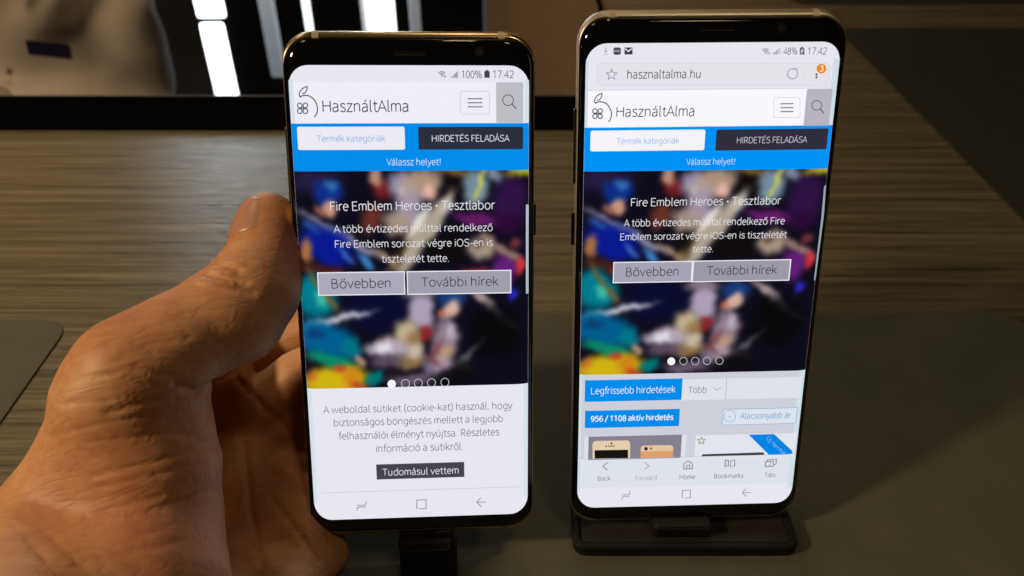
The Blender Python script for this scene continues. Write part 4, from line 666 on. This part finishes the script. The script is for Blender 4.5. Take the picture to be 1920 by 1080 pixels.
# ------------------------------------------------------------------ implicit surfaces for hand and bystander
def rcone(P, a, b):
    a = np.array(a, 'f'); b = np.array(b, 'f'); ba = (b-a)[:3]; L = float(ba @ ba)
    q = P-a[:3]; h = np.clip(q @ ba/L, 0, 1)
    return np.sqrt(((q-h[..., None]*ba)**2).sum(-1))-(a[3]+h*(b[3]-a[3]))
def smin(a, b, k):
    h = np.clip(.5+.5*(b-a)/k, 0, 1); return b+(a-b)*h-k*h*(1-h)
def chain(P, ch, k):
    d = None
    for a, b in zip(ch, ch[1:]):
        e = rcone(P, a, b); d = e if d is None else smin(d, e, k)
    return d
def surface_nets(D, org, h):
    """numpy surface nets: vertices per sign-changing cell, quads per sign-changing edge."""
    s = D < 0
    c = s[:-1, :-1, :-1].astype(np.int8)*0; n = c.copy().astype(np.int16)
    offs = [(i, j, k) for i in (0, 1) for j in (0, 1) for k in (0, 1)]
    sh = D.shape
    cut = lambda A, o: A[o[0]:sh[0]-1+o[0], o[1]:sh[1]-1+o[1], o[2]:sh[2]-1+o[2]]
    for o in offs: n += cut(s, o)
    idx = np.argwhere((n > 0) & (n < 8)); vid = -np.ones(n.shape, np.int64); vid[tuple(idx.T)] = np.arange(len(idx))
    acc = np.zeros((len(idx), 3)); cnt = np.zeros(len(idx))
    for a in offs:
        for ax in range(3):
            if a[ax]: continue
            b = list(a); b[ax] = 1
            da = D[tuple((idx+a).T)]; db = D[tuple((idx+b).T)]
            m = (da < 0) != (db < 0); t = np.where(m, da/np.where(m, da-db, 1), 0)
            p = np.array(a, float)+t[:, None]*(np.array(b)-np.array(a)); acc[m] += p[m]; cnt[m] += 1
    V = (idx+acc/cnt[:, None])*h+np.array(org)
    F = []
    for ax in range(3):
        u, w = [(1, 2), (2, 0), (0, 1)][ax]
        sl0 = [slice(None)]*3; sl1 = [slice(None)]*3; sl0[ax] = slice(0, -1); sl1[ax] = slice(1, None)
        A, B = s[tuple(sl0)], s[tuple(sl1)]
        e = np.argwhere(A != B); e = e[(e[:, u] > 0) & (e[:, w] > 0) & (e[:, u] < n.shape[u]) & (e[:, w] < n.shape[w]) & (e[:, ax] < n.shape[ax])]
        def g(du, dw):
            q = e.copy(); q[:, u] -= du; q[:, w] -= dw; return vid[tuple(q.T)]
        quad = np.stack([g(1, 1), g(0, 1), g(0, 0), g(1, 0)], 1)
        flip = ~A[tuple(e.T)]; quad[flip] = quad[flip][:, ::-1]; F.append(quad)
    F = np.concatenate(F); F = F[(F >= 0).all(1)]
    return V, F
def net_obj(name, V, F, scale, origin, m, parent=None, **kw):
    o = mesh_obj(name, (V-np.array(origin))*scale, F.tolist(), m, parent, True, **kw)
    if not parent: o.location = Vector(origin)*scale
    return o
HAND_CHAINS={
 'thumb':[[(-69.8,196.1,102.5,7.1),(-69.6,192.3,99.1,7.8),(-69.8,187.0,95.3,8.7),(-72.2,178.1,91.6,11.0),(-78.8,170.1,87.6,12.3),(-87.6,162.0,85.0,13.0),(-98.0,152.8,81.0,13.8)],
  [(-98.0,152.8,81.0,13.8),(-102.3,148.6,73.7,15.6),(-107.2,144.2,59.3,17.6),(-117.2,132.4,43.3,20.8),(-117.6,110.1,41.8,24.0),(-96.0,63.5,56.1,28.0)],
  [(-90.2,148.6,65.2,10.3),(-94.5,141.2,58.5,17.2),(-97.1,132.4,46.7,19.6),(-93.1,115.6,42.4,22.0)],
  [(-69.9,192.3,97.3,7.5),(-69.8,186.1,92.3,8.0),(-70.2,180.4,88.1,8.4),(-73.7,172.1,83.6,9.4)]],
 'palm':[[(-117.6,110.1,41.8,22.0),(-116.0,149.4,44.5,17.0),(-112.7,167.7,49.0,15.0),(-103.7,182.3,53.6,13.0),(-92.2,203.3,50.0,11.0)],
  [(-95.6,185.5,42.8,9.0),(-87.5,177.0,24.7,12.0),(-78.8,166.8,15.9,12.0),(-77.1,149.0,10.3,9.0)],
  [(-92.6,177.4,21.7,11.0),(-89.0,156.6,10.5,10.0),(-83.4,137.3,11.3,9.0),(-86.1,106.3,21.5,14.0)],
  [(-78.8,166.8,15.9,12.0),(-70.3,162.9,15.6,9.0),(-63.7,154.1,13.8,8.0)],
  [(-90.8,180.5,25.9,11.0),(-77.4,185.0,28.7,11.5),(-63.4,188.1,32.9,10.0)],
  [(-97.6,178.6,60.4,9.0),(-91.4,185.0,45.6,9.0)],
  [(-70.8,165.2,15.3,8.5),(-63.8,157.6,11.8,8.0),(-56.9,150.8,7.7,5.6),(-61.0,147.2,7.9,7.0),(-67.7,136.8,10.7,9.0)]],
 'fingers':[[(-98.6,191.3,37.2,9.0),(-87.0,203.0,39.6,9.0),(-71.2,211.0,47.0,9.0),(-45.4,208.5,63.8,8.0)],
  [(-91.3,182.6,38.9,8.5),(-82.6,184.4,37.9,9.0),(-68.8,189.8,45.3,8.8),(-51.2,194.6,55.1,8.3),(-28.8,198.1,63.2,7.5)],
  [(-83.2,176.0,23.3,9.0),(-72.2,175.1,20.4,9.5),(-61.1,178.9,23.8,8.8),(-41.3,181.8,34.5,8.3),(-17.1,184.5,41.4,7.5)],
  [(-75.4,166.8,15.9,9.0),(-61.9,167.5,15.1,8.5),(-41.4,172.3,19.9,8.0),(-17.1,174.0,25.6,7.0)]],
}
HAND_CREASES=[
 ([(-80.9,170.8,100.4),(-77.3,169.7,100.8),(-73.8,169.5,100.6),(-71.6,169.2,100.0),(-69.5,169.2,99.4)],0.45),
 ([(-79.2,175.1,101.1),(-75.1,172.7,101.9),(-71.4,171.7,101.5)],0.30),
 ([(-83.2,167.0,99.6),(-80.6,166.2,99.9),(-78.1,165.9,99.8),(-75.6,166.0,99.5),(-73.2,166.4,99.0),(-71.4,166.7,98.4),(-69.5,167.1,97.6),(-67.7,167.6,96.8)],0.35),
 ([(-76.1,176.8,102.6),(-72.0,174.9,102.9),(-70.0,174.6,102.6),(-68.1,174.5,102.1)],0.10),
 ([(-83.5,145.5,84.8),(-82.1,146.9,82.2),(-80.9,148.9,79.0),(-79.7,151.5,78.4),(-78.5,154.4,77.5),(-87.4,176.8,58.1),(-86.3,179.5,57.2),(-85.3,182.8,55.8)],0.90),
 ([(-97.0,136.0,84.6),(-95.2,136.6,84.8),(-93.6,137.3,84.9),(-91.9,138.1,84.9),(-90.4,139.0,84.8),(-89.0,139.8,84.3),(-87.7,140.8,83.8),(-86.4,141.8,83.1),(-85.1,143.0,82.3),(-84.0,144.3,81.4),(-82.6,146.1,80.6),(-81.4,148.1,79.5),(-80.2,150.5,78.2)],0.30),
 ([(-107.1,137.9,85.9),(-104.5,137.4,86.6),(-102.2,137.3,87.0),(-100.1,137.3,87.2),(-98.0,137.4,87.2),(-96.2,137.8,87.2),(-94.4,138.2,87.1),(-92.7,138.7,86.9),(-91.0,139.4,86.6),(-89.4,140.2,86.1)],0.10),
 ([(-114.4,136.6,75.8),(-111.2,135.3,77.9),(-108.5,134.5,79.3),(-106.0,134.1,80.4),(-103.8,134.0,81.2),(-101.8,134.0,81.8),(-100.0,134.3,82.2),(-98.2,134.7,82.4),(-96.4,135.1,82.6),(-94.9,135.6,82.5),(-93.4,136.2,82.3),(-91.9,136.8,82.1),(-90.5,137.6,81.7),(-89.2,138.4,81.3),(-87.8,139.4,80.7)],0.15),
 ([(-102.9,132.4,78.0),(-100.8,132.4,78.3),(-98.9,132.6,78.5),(-97.0,132.8,78.6),(-95.3,133.3,78.5),(-93.6,133.8,78.3),(-91.9,134.4,78.0),(-90.4,135.1,77.6),(-88.8,136.0,77.1),(-87.4,136.9,76.4),(-85.9,138.0,75.6),(-84.6,138.9,74.4),(-83.3,140.0,73.0),(-82.0,141.1,71.5),(-80.8,142.5,69.8),(-79.7,144.2,67.7)],0.10),
 ([(-101.2,127.8,71.4),(-99.4,128.0,71.8),(-97.6,128.2,72.2),(-95.9,128.6,72.4),(-94.2,129.0,72.6),(-92.7,129.6,72.5),(-91.2,130.3,72.5),(-89.7,130.9,72.3),(-88.2,131.7,72.1),(-86.8,132.5,71.8),(-85.4,133.5,71.4),(-84.1,134.6,70.9),(-82.9,135.8,70.3),(-81.7,137.2,69.5),(-80.7,138.7,68.6),(-79.7,140.6,67.3),(-78.9,142.8,65.6),(-78.5,145.9,62.9)],0.18),
 ([(-99.4,126.2,69.3),(-97.4,126.4,69.6),(-95.6,126.7,69.9),(-93.8,127.1,70.1),(-92.0,127.6,70.3),(-90.3,128.2,70.3),(-88.8,129.0,70.0),(-87.4,129.8,69.7),(-86.0,130.6,69.3),(-84.6,131.6,68.9),(-83.3,132.6,68.4),(-82.0,133.8,67.7),(-80.8,135.1,66.9),(-79.7,136.5,65.9),(-78.6,138.3,64.5)],0.05),
 ([(-102.1,121.0,64.9),(-100.4,121.4,65.1),(-98.7,121.9,65.4),(-96.9,122.3,65.6),(-95.2,122.8,65.8),(-93.5,123.4,65.9),(-91.9,124.0,65.9),(-90.3,124.7,65.9),(-88.7,125.4,65.8),(-87.2,126.2,65.6),(-85.7,127.1,65.4)],0.10),
 ([(-100.4,119.0,64.7),(-98.6,119.3,64.8),(-96.8,119.7,64.9),(-95.1,120.1,64.9),(-93.3,120.5,64.9),(-91.6,121.1,64.8),(-90.1,121.9,64.6),(-88.6,122.8,64.3),(-87.1,123.8,64.0),(-85.7,124.8,63.5),(-84.3,126.0,63.0),(-82.9,127.2,62.4),(-81.7,128.5,61.7),(-80.5,129.9,61.0),(-79.4,131.6,59.9),(-78.4,133.6,58.5),(-77.7,136.1,56.5)],0.15),
 ([(-98.0,106.8,66.4),(-96.8,107.6,65.8),(-95.6,108.3,65.4),(-94.4,109.0,65.0),(-93.1,109.7,64.7),(-91.8,110.3,64.4),(-90.5,111.0,64.1),(-89.2,111.6,63.8),(-87.8,112.3,63.5),(-86.5,113.0,63.2),(-85.2,113.7,62.7),(-83.9,114.5,62.2),(-82.6,115.4,61.6),(-81.4,116.4,60.9),(-80.3,117.5,60.0),(-79.2,118.7,59.0),(-78.1,120.0,57.8),(-77.1,121.5,56.3),(-76.3,123.3,54.6)],0.20),
 ([(-99.0,111.7,65.3),(-97.6,112.4,65.0),(-96.2,113.0,64.8),(-94.7,113.6,64.7),(-93.2,114.2,64.5),(-91.7,114.7,64.3),(-90.3,115.3,64.1),(-88.8,116.0,63.9),(-87.4,116.9,63.6),(-86.1,117.9,63.1),(-84.8,119.1,62.6),(-83.6,120.3,61.9),(-82.4,121.6,61.1),(-81.3,123.1,60.1),(-80.2,124.8,59.0),(-79.2,126.6,57.6),(-78.3,128.6,56.0)],0.05),
 ([(-118.1,123.2,64.9),(-115.9,121.5,65.0),(-113.7,120.0,65.0),(-111.7,118.5,65.0),(-109.6,117.0,65.0),(-107.4,115.4,65.2),(-105.3,113.8,65.4),(-103.1,112.2,65.7),(-101.1,110.6,65.9),(-99.1,109.1,66.0),(-97.3,107.7,65.9),(-95.6,106.5,65.7)],0.05),
 ([(-118.8,119.6,65.2),(-116.5,117.7,65.5),(-114.3,115.9,65.8),(-112.1,114.2,66.1),(-109.9,112.3,66.4),(-107.6,110.4,67.0),(-105.4,108.6,67.4),(-103.3,106.8,67.7)],0.05),
 ([(-84.3,181.7,52.8),(-83.3,182.1,49.8),(-81.8,181.4,47.8),(-79.8,179.8,46.7),(-78.1,178.5,45.3),(-76.5,177.8,43.4),(-75.0,177.7,41.0),(-73.6,177.7,38.5),(-71.8,177.0,36.7),(-70.1,176.3,34.9),(-68.5,176.1,32.8),(-66.7,175.1,31.5),(-64.6,173.4,31.1),(-62.6,172.0,30.3)],0.90),
 ([(-84.2,174.2,40.0),(-83.9,172.7,37.7),(-83.4,170.9,35.9),(-83.0,169.0,34.1),(-82.5,167.1,32.4),(-81.9,165.0,30.9),(-81.2,162.6,29.7),(-80.6,160.4,28.4),(-80.1,158.4,26.9),(-79.6,156.4,25.4),(-79.2,154.4,23.8),(-78.4,152.6,22.6),(-77.6,150.7,21.5),(-76.8,148.7,20.5),(-75.9,146.7,19.6),(-75.0,144.4,19.0),(-73.9,141.9,18.9),(-72.6,139.1,19.1)],0.70),
 ([(-74.0,158.4,26.4),(-72.4,156.9,25.3),(-70.7,155.4,24.2),(-69.1,153.9,23.2),(-67.4,152.3,22.3),(-65.6,150.6,21.6),(-64.0,149.1,20.7),(-62.2,147.4,19.4),(-60.6,145.9,17.9),(-58.9,144.5,16.3),(-57.4,143.3,14.4)],0.25),
 ([(-94.2,145.3,94.7),(-92.8,146.1,94.7),(-91.3,147.0,94.7),(-89.9,148.0,94.6),(-88.5,149.0,94.6),(-87.1,150.0,94.5),(-85.6,151.0,94.4),(-83.9,151.8,94.1),(-82.1,152.7,93.7),(-80.5,153.8,93.3)],0.05),
 ([(-96.4,143.4,93.9),(-94.8,144.0,94.0),(-93.3,144.7,94.0),(-91.8,145.4,94.0),(-90.4,146.3,93.8),(-89.0,147.1,93.7),(-87.6,148.1,93.5)],0.00),
 ([(-99.5,140.8,91.6),(-97.7,141.1,92.0),(-96.1,141.6,92.3),(-94.5,142.2,92.5),(-93.0,142.9,92.6),(-91.6,143.8,92.6),(-90.1,144.7,92.5),(-88.8,145.6,92.4),(-87.4,146.7,92.3)],0.05),
 ([(-84.4,157.3,97.4),(-82.8,158.0,97.3),(-81.2,158.8,97.1),(-79.7,159.6,96.8),(-78.0,160.3,96.7),(-76.3,160.9,96.6),(-74.7,161.5,96.5)],0.00),
 ([(-96.1,141.6,92.3),(-94.5,141.4,91.8),(-92.9,141.4,91.1),(-91.4,141.5,90.3),(-90.0,141.7,89.3),(-88.6,142.0,88.3),(-87.3,142.4,87.1),(-86.0,143.0,85.8),(-84.9,143.8,84.3),(-83.8,144.7,82.7)],0.10),
 ([(-91.3,143.6,92.3),(-89.8,143.8,91.6),(-88.4,144.2,90.8),(-87.0,144.6,89.9),(-85.7,145.2,88.9),(-84.4,145.8,87.8),(-83.1,146.6,86.6),(-81.9,147.5,85.2),(-80.8,148.6,83.7)],0.10),
 ([(-75.0,164.4,29.1),(-73.1,166.7,28.8),(-69.5,168.5,28.1)],0.20),
 ([(-74.1,162.0,28.2),(-71.2,165.3,28.1),(-67.6,167.6,26.9)],0.10),
 ([(-68.8,172.8,101.7),(-66.6,173.1,100.9),(-64.5,173.9,99.8),(-63.0,174.1,98.5),(-61.7,174.6,96.9)],0.05),
]
HAND_FOLDS=[
 ([(-79.4,172.7,100.9),(-76.3,171.4,101.2),(-73.2,170.7,101.1)],0.50),
 ([(-81.7,168.7,100.1),(-79.5,168.1,100.3),(-77.5,167.9,100.3),(-74.8,167.8,100.0),(-72.2,168.1,99.5)],0.30),
 ([(-77.2,175.2,102.0),(-73.9,173.6,102.4),(-70.9,172.7,102.0)],0.20),
]
NAIL_DIR = (-0.630, -0.491, 0.513)
def hand_sdf(P, creases=True):
    tot = None
    for g_, k, kg in (('thumb', 9, 0), ('palm', 7, 3), ('fingers', 2.5, 2.2)):
        d = None
        for ch in HAND_CHAINS[g_]:
            e = chain(P, ch, 2.5); d = e if d is None else smin(d, e, k)
        tot = d if tot is None else smin(tot, d, kg)
    return tot
def make_hand():
    h = .7; lo = np.array((-190., 86., -4.)); hi = np.array((-4., 212., 122.))
    ax = [np.arange(lo[i], hi[i], h, dtype='f') for i in range(3)]
    D = np.empty([len(a) for a in ax], 'f')
    for i0 in range(0, len(ax[0]), 24):
        P = np.stack(np.meshgrid(ax[0][i0:i0+24], ax[1], ax[2], indexing='ij'), -1); D[i0:i0+24] = hand_sdf(P)
    for pts, r in HAND_CREASES:
        p = np.array(pts); b0 = p.min(0)-4; b1 = p.max(0)+4
        sl = tuple(slice(max(0, int((b0[i]-lo[i])/h)), max(0, int((b1[i]-lo[i])/h))) for i in range(3))
        P = np.stack(np.meshgrid(*[ax[i][sl[i]] for i in range(3)], indexing='ij'), -1)
        if P.size == 0: continue
        e = chain(P, [(*q, r) for q in pts], .3)
        D[sl] = -smin(-D[sl], e, 1.4 if r > .2 else .95)
    for pts, r in HAND_FOLDS:
        p = np.array(pts); b0 = p.min(0)-5; b1 = p.max(0)+5
        sl = tuple(slice(max(0, int((b0[i]-lo[i])/h)), max(0, int((b1[i]-lo[i])/h))) for i in range(3))
        P = np.stack(np.meshgrid(*[ax[i][sl[i]] for i in range(3)], indexing='ij'), -1)
        D[sl] = smin(D[sl], chain(P, [(*q, r) for q in pts], .3), 1.0)
    V, F = surface_nets(D, lo, h)
    o = net_obj('hand', V, F, .001, (-100., 150., 5.), SKIN, label='left hand gripping the smaller phone, thumb along its left edge', category='hand')
    # thumbnail: a curved plate raised on the end joint
    A = np.array(HAND_CHAINS['thumb'][0][0][:3]); B = np.array(HAND_CHAINS['thumb'][0][2][:3])
    axd = (A-B)/np.linalg.norm(A-B)
    nd = np.array(NAIL_DIR); nd = nd-axd*(nd @ axd); nd /= np.linalg.norm(nd); sd = np.cross(axd, nd)
    nu, nv = 15, 13; grid = []
    for j in range(nv):
        for i in range(nu):
            a = (i/(nu-1)*2-1); b = j/(nv-1)                       # b: 0 root .. 1 tip
            ang = R(50)*a*(1-.10*abs(2*b-1)**3); s = -8.2+12.6*b+1.2*a*a*(1-b)-1.2*a*a*b
            o0 = A+axd*s; dv = nd*math.cos(ang)+sd*math.sin(ang)
            t0, t1 = 0., 14.
            for _ in range(26):
                tm = (t0+t1)/2
                if hand_sdf((o0+dv*tm)[None].astype('f'))[0] < 0: t0 = tm
                else: t1 = tm
            edge = max(abs(a), 1-min(1, b*6)); grid.append(o0+dv*(t0+.26-.5*edge**5))
    fs = [(j*nu+i, j*nu+i+1, (j+1)*nu+i+1, (j+1)*nu+i) for j in range(nv-1) for i in range(nu-1)]
    vs = (np.array(grid)-np.array((-100., 150., 5.)))*.001
    n = mesh_obj('thumbnail', vs, fs, NAIL, o, True)
    md = n.modifiers.new('thickness', 'SOLIDIFY'); md.thickness = .0005; md.offset = -1
make_hand()

# ------------------------------------------------------------------ what stands across the table (seen mirrored in the glass panel)
WALL = speckle_mat('wall_paint', (.30, .22, .14), (.36, .27, .18), 30, .7)
bm_obj('wall', box_bm(-3, 2.5, TH, 3, 2.6, 1.9), WALL, kind='structure')
cab = empty('glass_cabinet', (-.47, 2.3, TH), label='tall black glass cabinet with white light tubes on its front', category='cabinet')
bm_obj('body', box_bm(-.42, -.05, 0, .39, .15, -TH+1.75, .004), mat('cabinet_black', (.001, .001, .001), .7, spec=0), cab)
bm_obj('edge_trim', box_bm(.391, -.055, 0, .395, -.045, -TH+1.75), mat('trim_blue', (.35, .45, .75), .3, emit=(.30, .38, .7), es=.5), cab)
def tube(x0, x1, z0, z1, st_, label, tilt=0, colr=(.86, .95, 1)):
    m = mat('tube_glow', (.8, .8, .8), .4, emit=colr, es=st_)
    cx = (x0+x1)/2; hw = (x1-x0)/2
    o = bm_obj('light_tube', box_bm(-hw, -.008, 0, hw, .008, z1-z0, min(hw*.8, .006), 3), m, label=label, category='light tube', group='white light tubes on the cabinet')
    o.location = (cx, 2.236, z0); o.rotation_euler = (0, R(tilt), 0)
tube(-.872, -.796, .20, .499, 26, 'lower half of the broad bright tube at the cabinet end, nearest the shirt')
tube(-.872, -.808, .517, .80, 26, 'upper half of the broad bright tube at the cabinet end, next to the black border')
tube(-.905, -.815, .94, 1.07, 20, 'short bluish lamp above the broad tube, seen as the glow on the wood', 0, (.72, .86, 1))
tube(-.697, -.655, .25, .672, .9, 'dim bluish tube between the broad bright tubes', 0, (.62, .82, 1))
tube(-.577, -.558, .20, .9, 10, 'thinnest bright tube just left of the held phone')
tube(-.398, -.326, .20, .9, 16, 'broad bright tube above the middle of the held phone')
tube(-.417, -.400, .20, .9, 2.5, 'pale strip joined to the broad tube above the held phone')
tube(-.284, -.255, .20, .9, .7, 'dim narrow tube right of the broad middle tube', 0, (.62, .80, 1))

def make_person():
    T0 = (-.935, 1.46)
    def pt(x, y, z, r): return (T0[0]+x, T0[1]+y, z+.075, r)
    h = .012; lo = np.array((T0[0]-.42, T0[1]-.42, TH)); hi = np.array((T0[0]+.42, T0[1]+.34, .96))
    ax = [np.arange(lo[i], hi[i], h, dtype='f') for i in range(3)]
    P = np.stack(np.meshgrid(*ax, indexing='ij'), -1)
    # body: legs, hips, neck, head, forearms, hands with fingers
    body = [[pt(0, 0, -.05, .13), pt(0, .0, .38, .10), pt(0, 0, .47, .055), pt(0, -.01, .54, .055)], [pt(0, -.02, .60, .088), pt(0, -.025, .67, .095)], [pt(0, -.06, .56, .055), pt(0, -.07, .60, .06)], [pt(0, -.115, .60, .012), pt(0, -.105, .64, .01)]]
    for s in (-1, 1):
        body.append([pt(s*.09, 0, -.08, .10), pt(s*.10, -.01, -.50, .06), pt(s*.10, .02, -.90, .04), pt(s*.11, -.12, -.96, .036)])
        body.append([pt(s*.245, .03, -.02, .045), pt(s*.17, -.20, -.06, .034), pt(s*.16, -.24, -.06, .03)])
        for q in range(4): body.append([pt(s*(.13+.017*q), -.25, -.06, .012), pt(s*(.12+.017*q), -.30, -.065-.004*q, .010), pt(s*(.11+.016*q), -.325, -.08, .009)])
        body.append([pt(s*.13, -.22, -.05, .014), pt(s*.10, -.26, -.05, .011)])
    d = None
    for ch in body:
        e = chain(P, ch, .03); d = e if d is None else smin(d, e, .02)
    V, F = surface_nets(d, lo, h)
    root = empty('person', (T0[0], T0[1], TH), label='person in a white shirt with a dark blue badge, mirrored in the black panel', category='person')
    o0 = np.array((T0[0], T0[1], TH))
    b = net_obj('body', V, F, 1, o0, [SKIN, mat('trouser_cloth', (.02, .02, .025), .8)], root)
    zc = np.array([p.center.z for p in b.data.polygons]); b.data.polygons.foreach_set('material_index', (zc < 1.0).astype(int).tolist())
    # shirt with folds
    sh = [[pt(-.07, 0, -.10, .13), pt(-.07, -.01, .22, .125), pt(-.05, 0, .36, .075)], [pt(.07, 0, -.10, .13), pt(.07, -.01, .22, .125), pt(.05, 0, .36, .075)], [pt(0, 0, .40, .075), pt(0, 0, .44, .068)]]
    for s in (-1, 1): sh.append([pt(s*.13, 0, .33, .062), pt(s*.215, .01, .30, .062), pt(s*.245, .03, .0, .062), pt(s*.215, -.10, -.03, .055)])
    d = None
    for ch in sh:
        e = chain(P, ch, .03); d = e if d is None else smin(d, e, .035)
    d = d+(.005+.012*np.clip(P[..., 0]-T0[0]-.1, 0, .12)/.12)*np.sin(P[..., 0]*42+P[..., 2]*55+4*np.sin(P[..., 2]*9))*np.clip((.36-P[..., 2])*6, 0, 1)
    V, F = surface_nets(d, lo, h)
    net_obj('shirt', V, F, 1, o0, speckle_mat('shirt_cloth', (.62, .60, .57), (.70, .68, .65), 200, .8), root)
    f0 = -.142
    def part(n, x0, z0, x1, z1, y, m, rot=0):
        o = bm_obj(n, box_bm(-(x1-x0)/2, -.003, -(z1-z0)/2, (x1-x0)/2, .003, (z1-z0)/2, .001), m, root)
        o.location = ((x0+x1)/2, y, (z0+z1)/2-TH); o.rotation_euler = (0, R(rot), 0); return o
    part('badge', .125, .246, .195, .270, f0-.004, mat('badge_blue', (.003, .006, .05), .8, spec=.1), -7)
    part('placket', .030, -.1, .056, .42, f0+.012, mat('placket_cloth', (.55, .53, .5), .8))
    c = [(.074+.006*math.cos(R(a)), f0-.006, .314-TH+.006*math.sin(R(a))) for a in range(0, 360, 30)]
    mesh_obj('shirt_button', c, [tuple(range(12))], mat('button_white', (.8, .78, .7), .3), root)
    hair = [[pt(0, .0, .66, .102), pt(0, .005, .70, .092)], [pt(0, .03, .62, .09), pt(0, .03, .68, .09)]]
    d = None
    for ch in hair:
        e = chain(P, ch, .03); d = e if d is None else smin(d, e, .02)
    V, F = surface_nets(d, lo, h); net_obj('hair', V, F, 1, o0, mat('hair_brown', (.03, .018, .01), .6), root)
make_person()
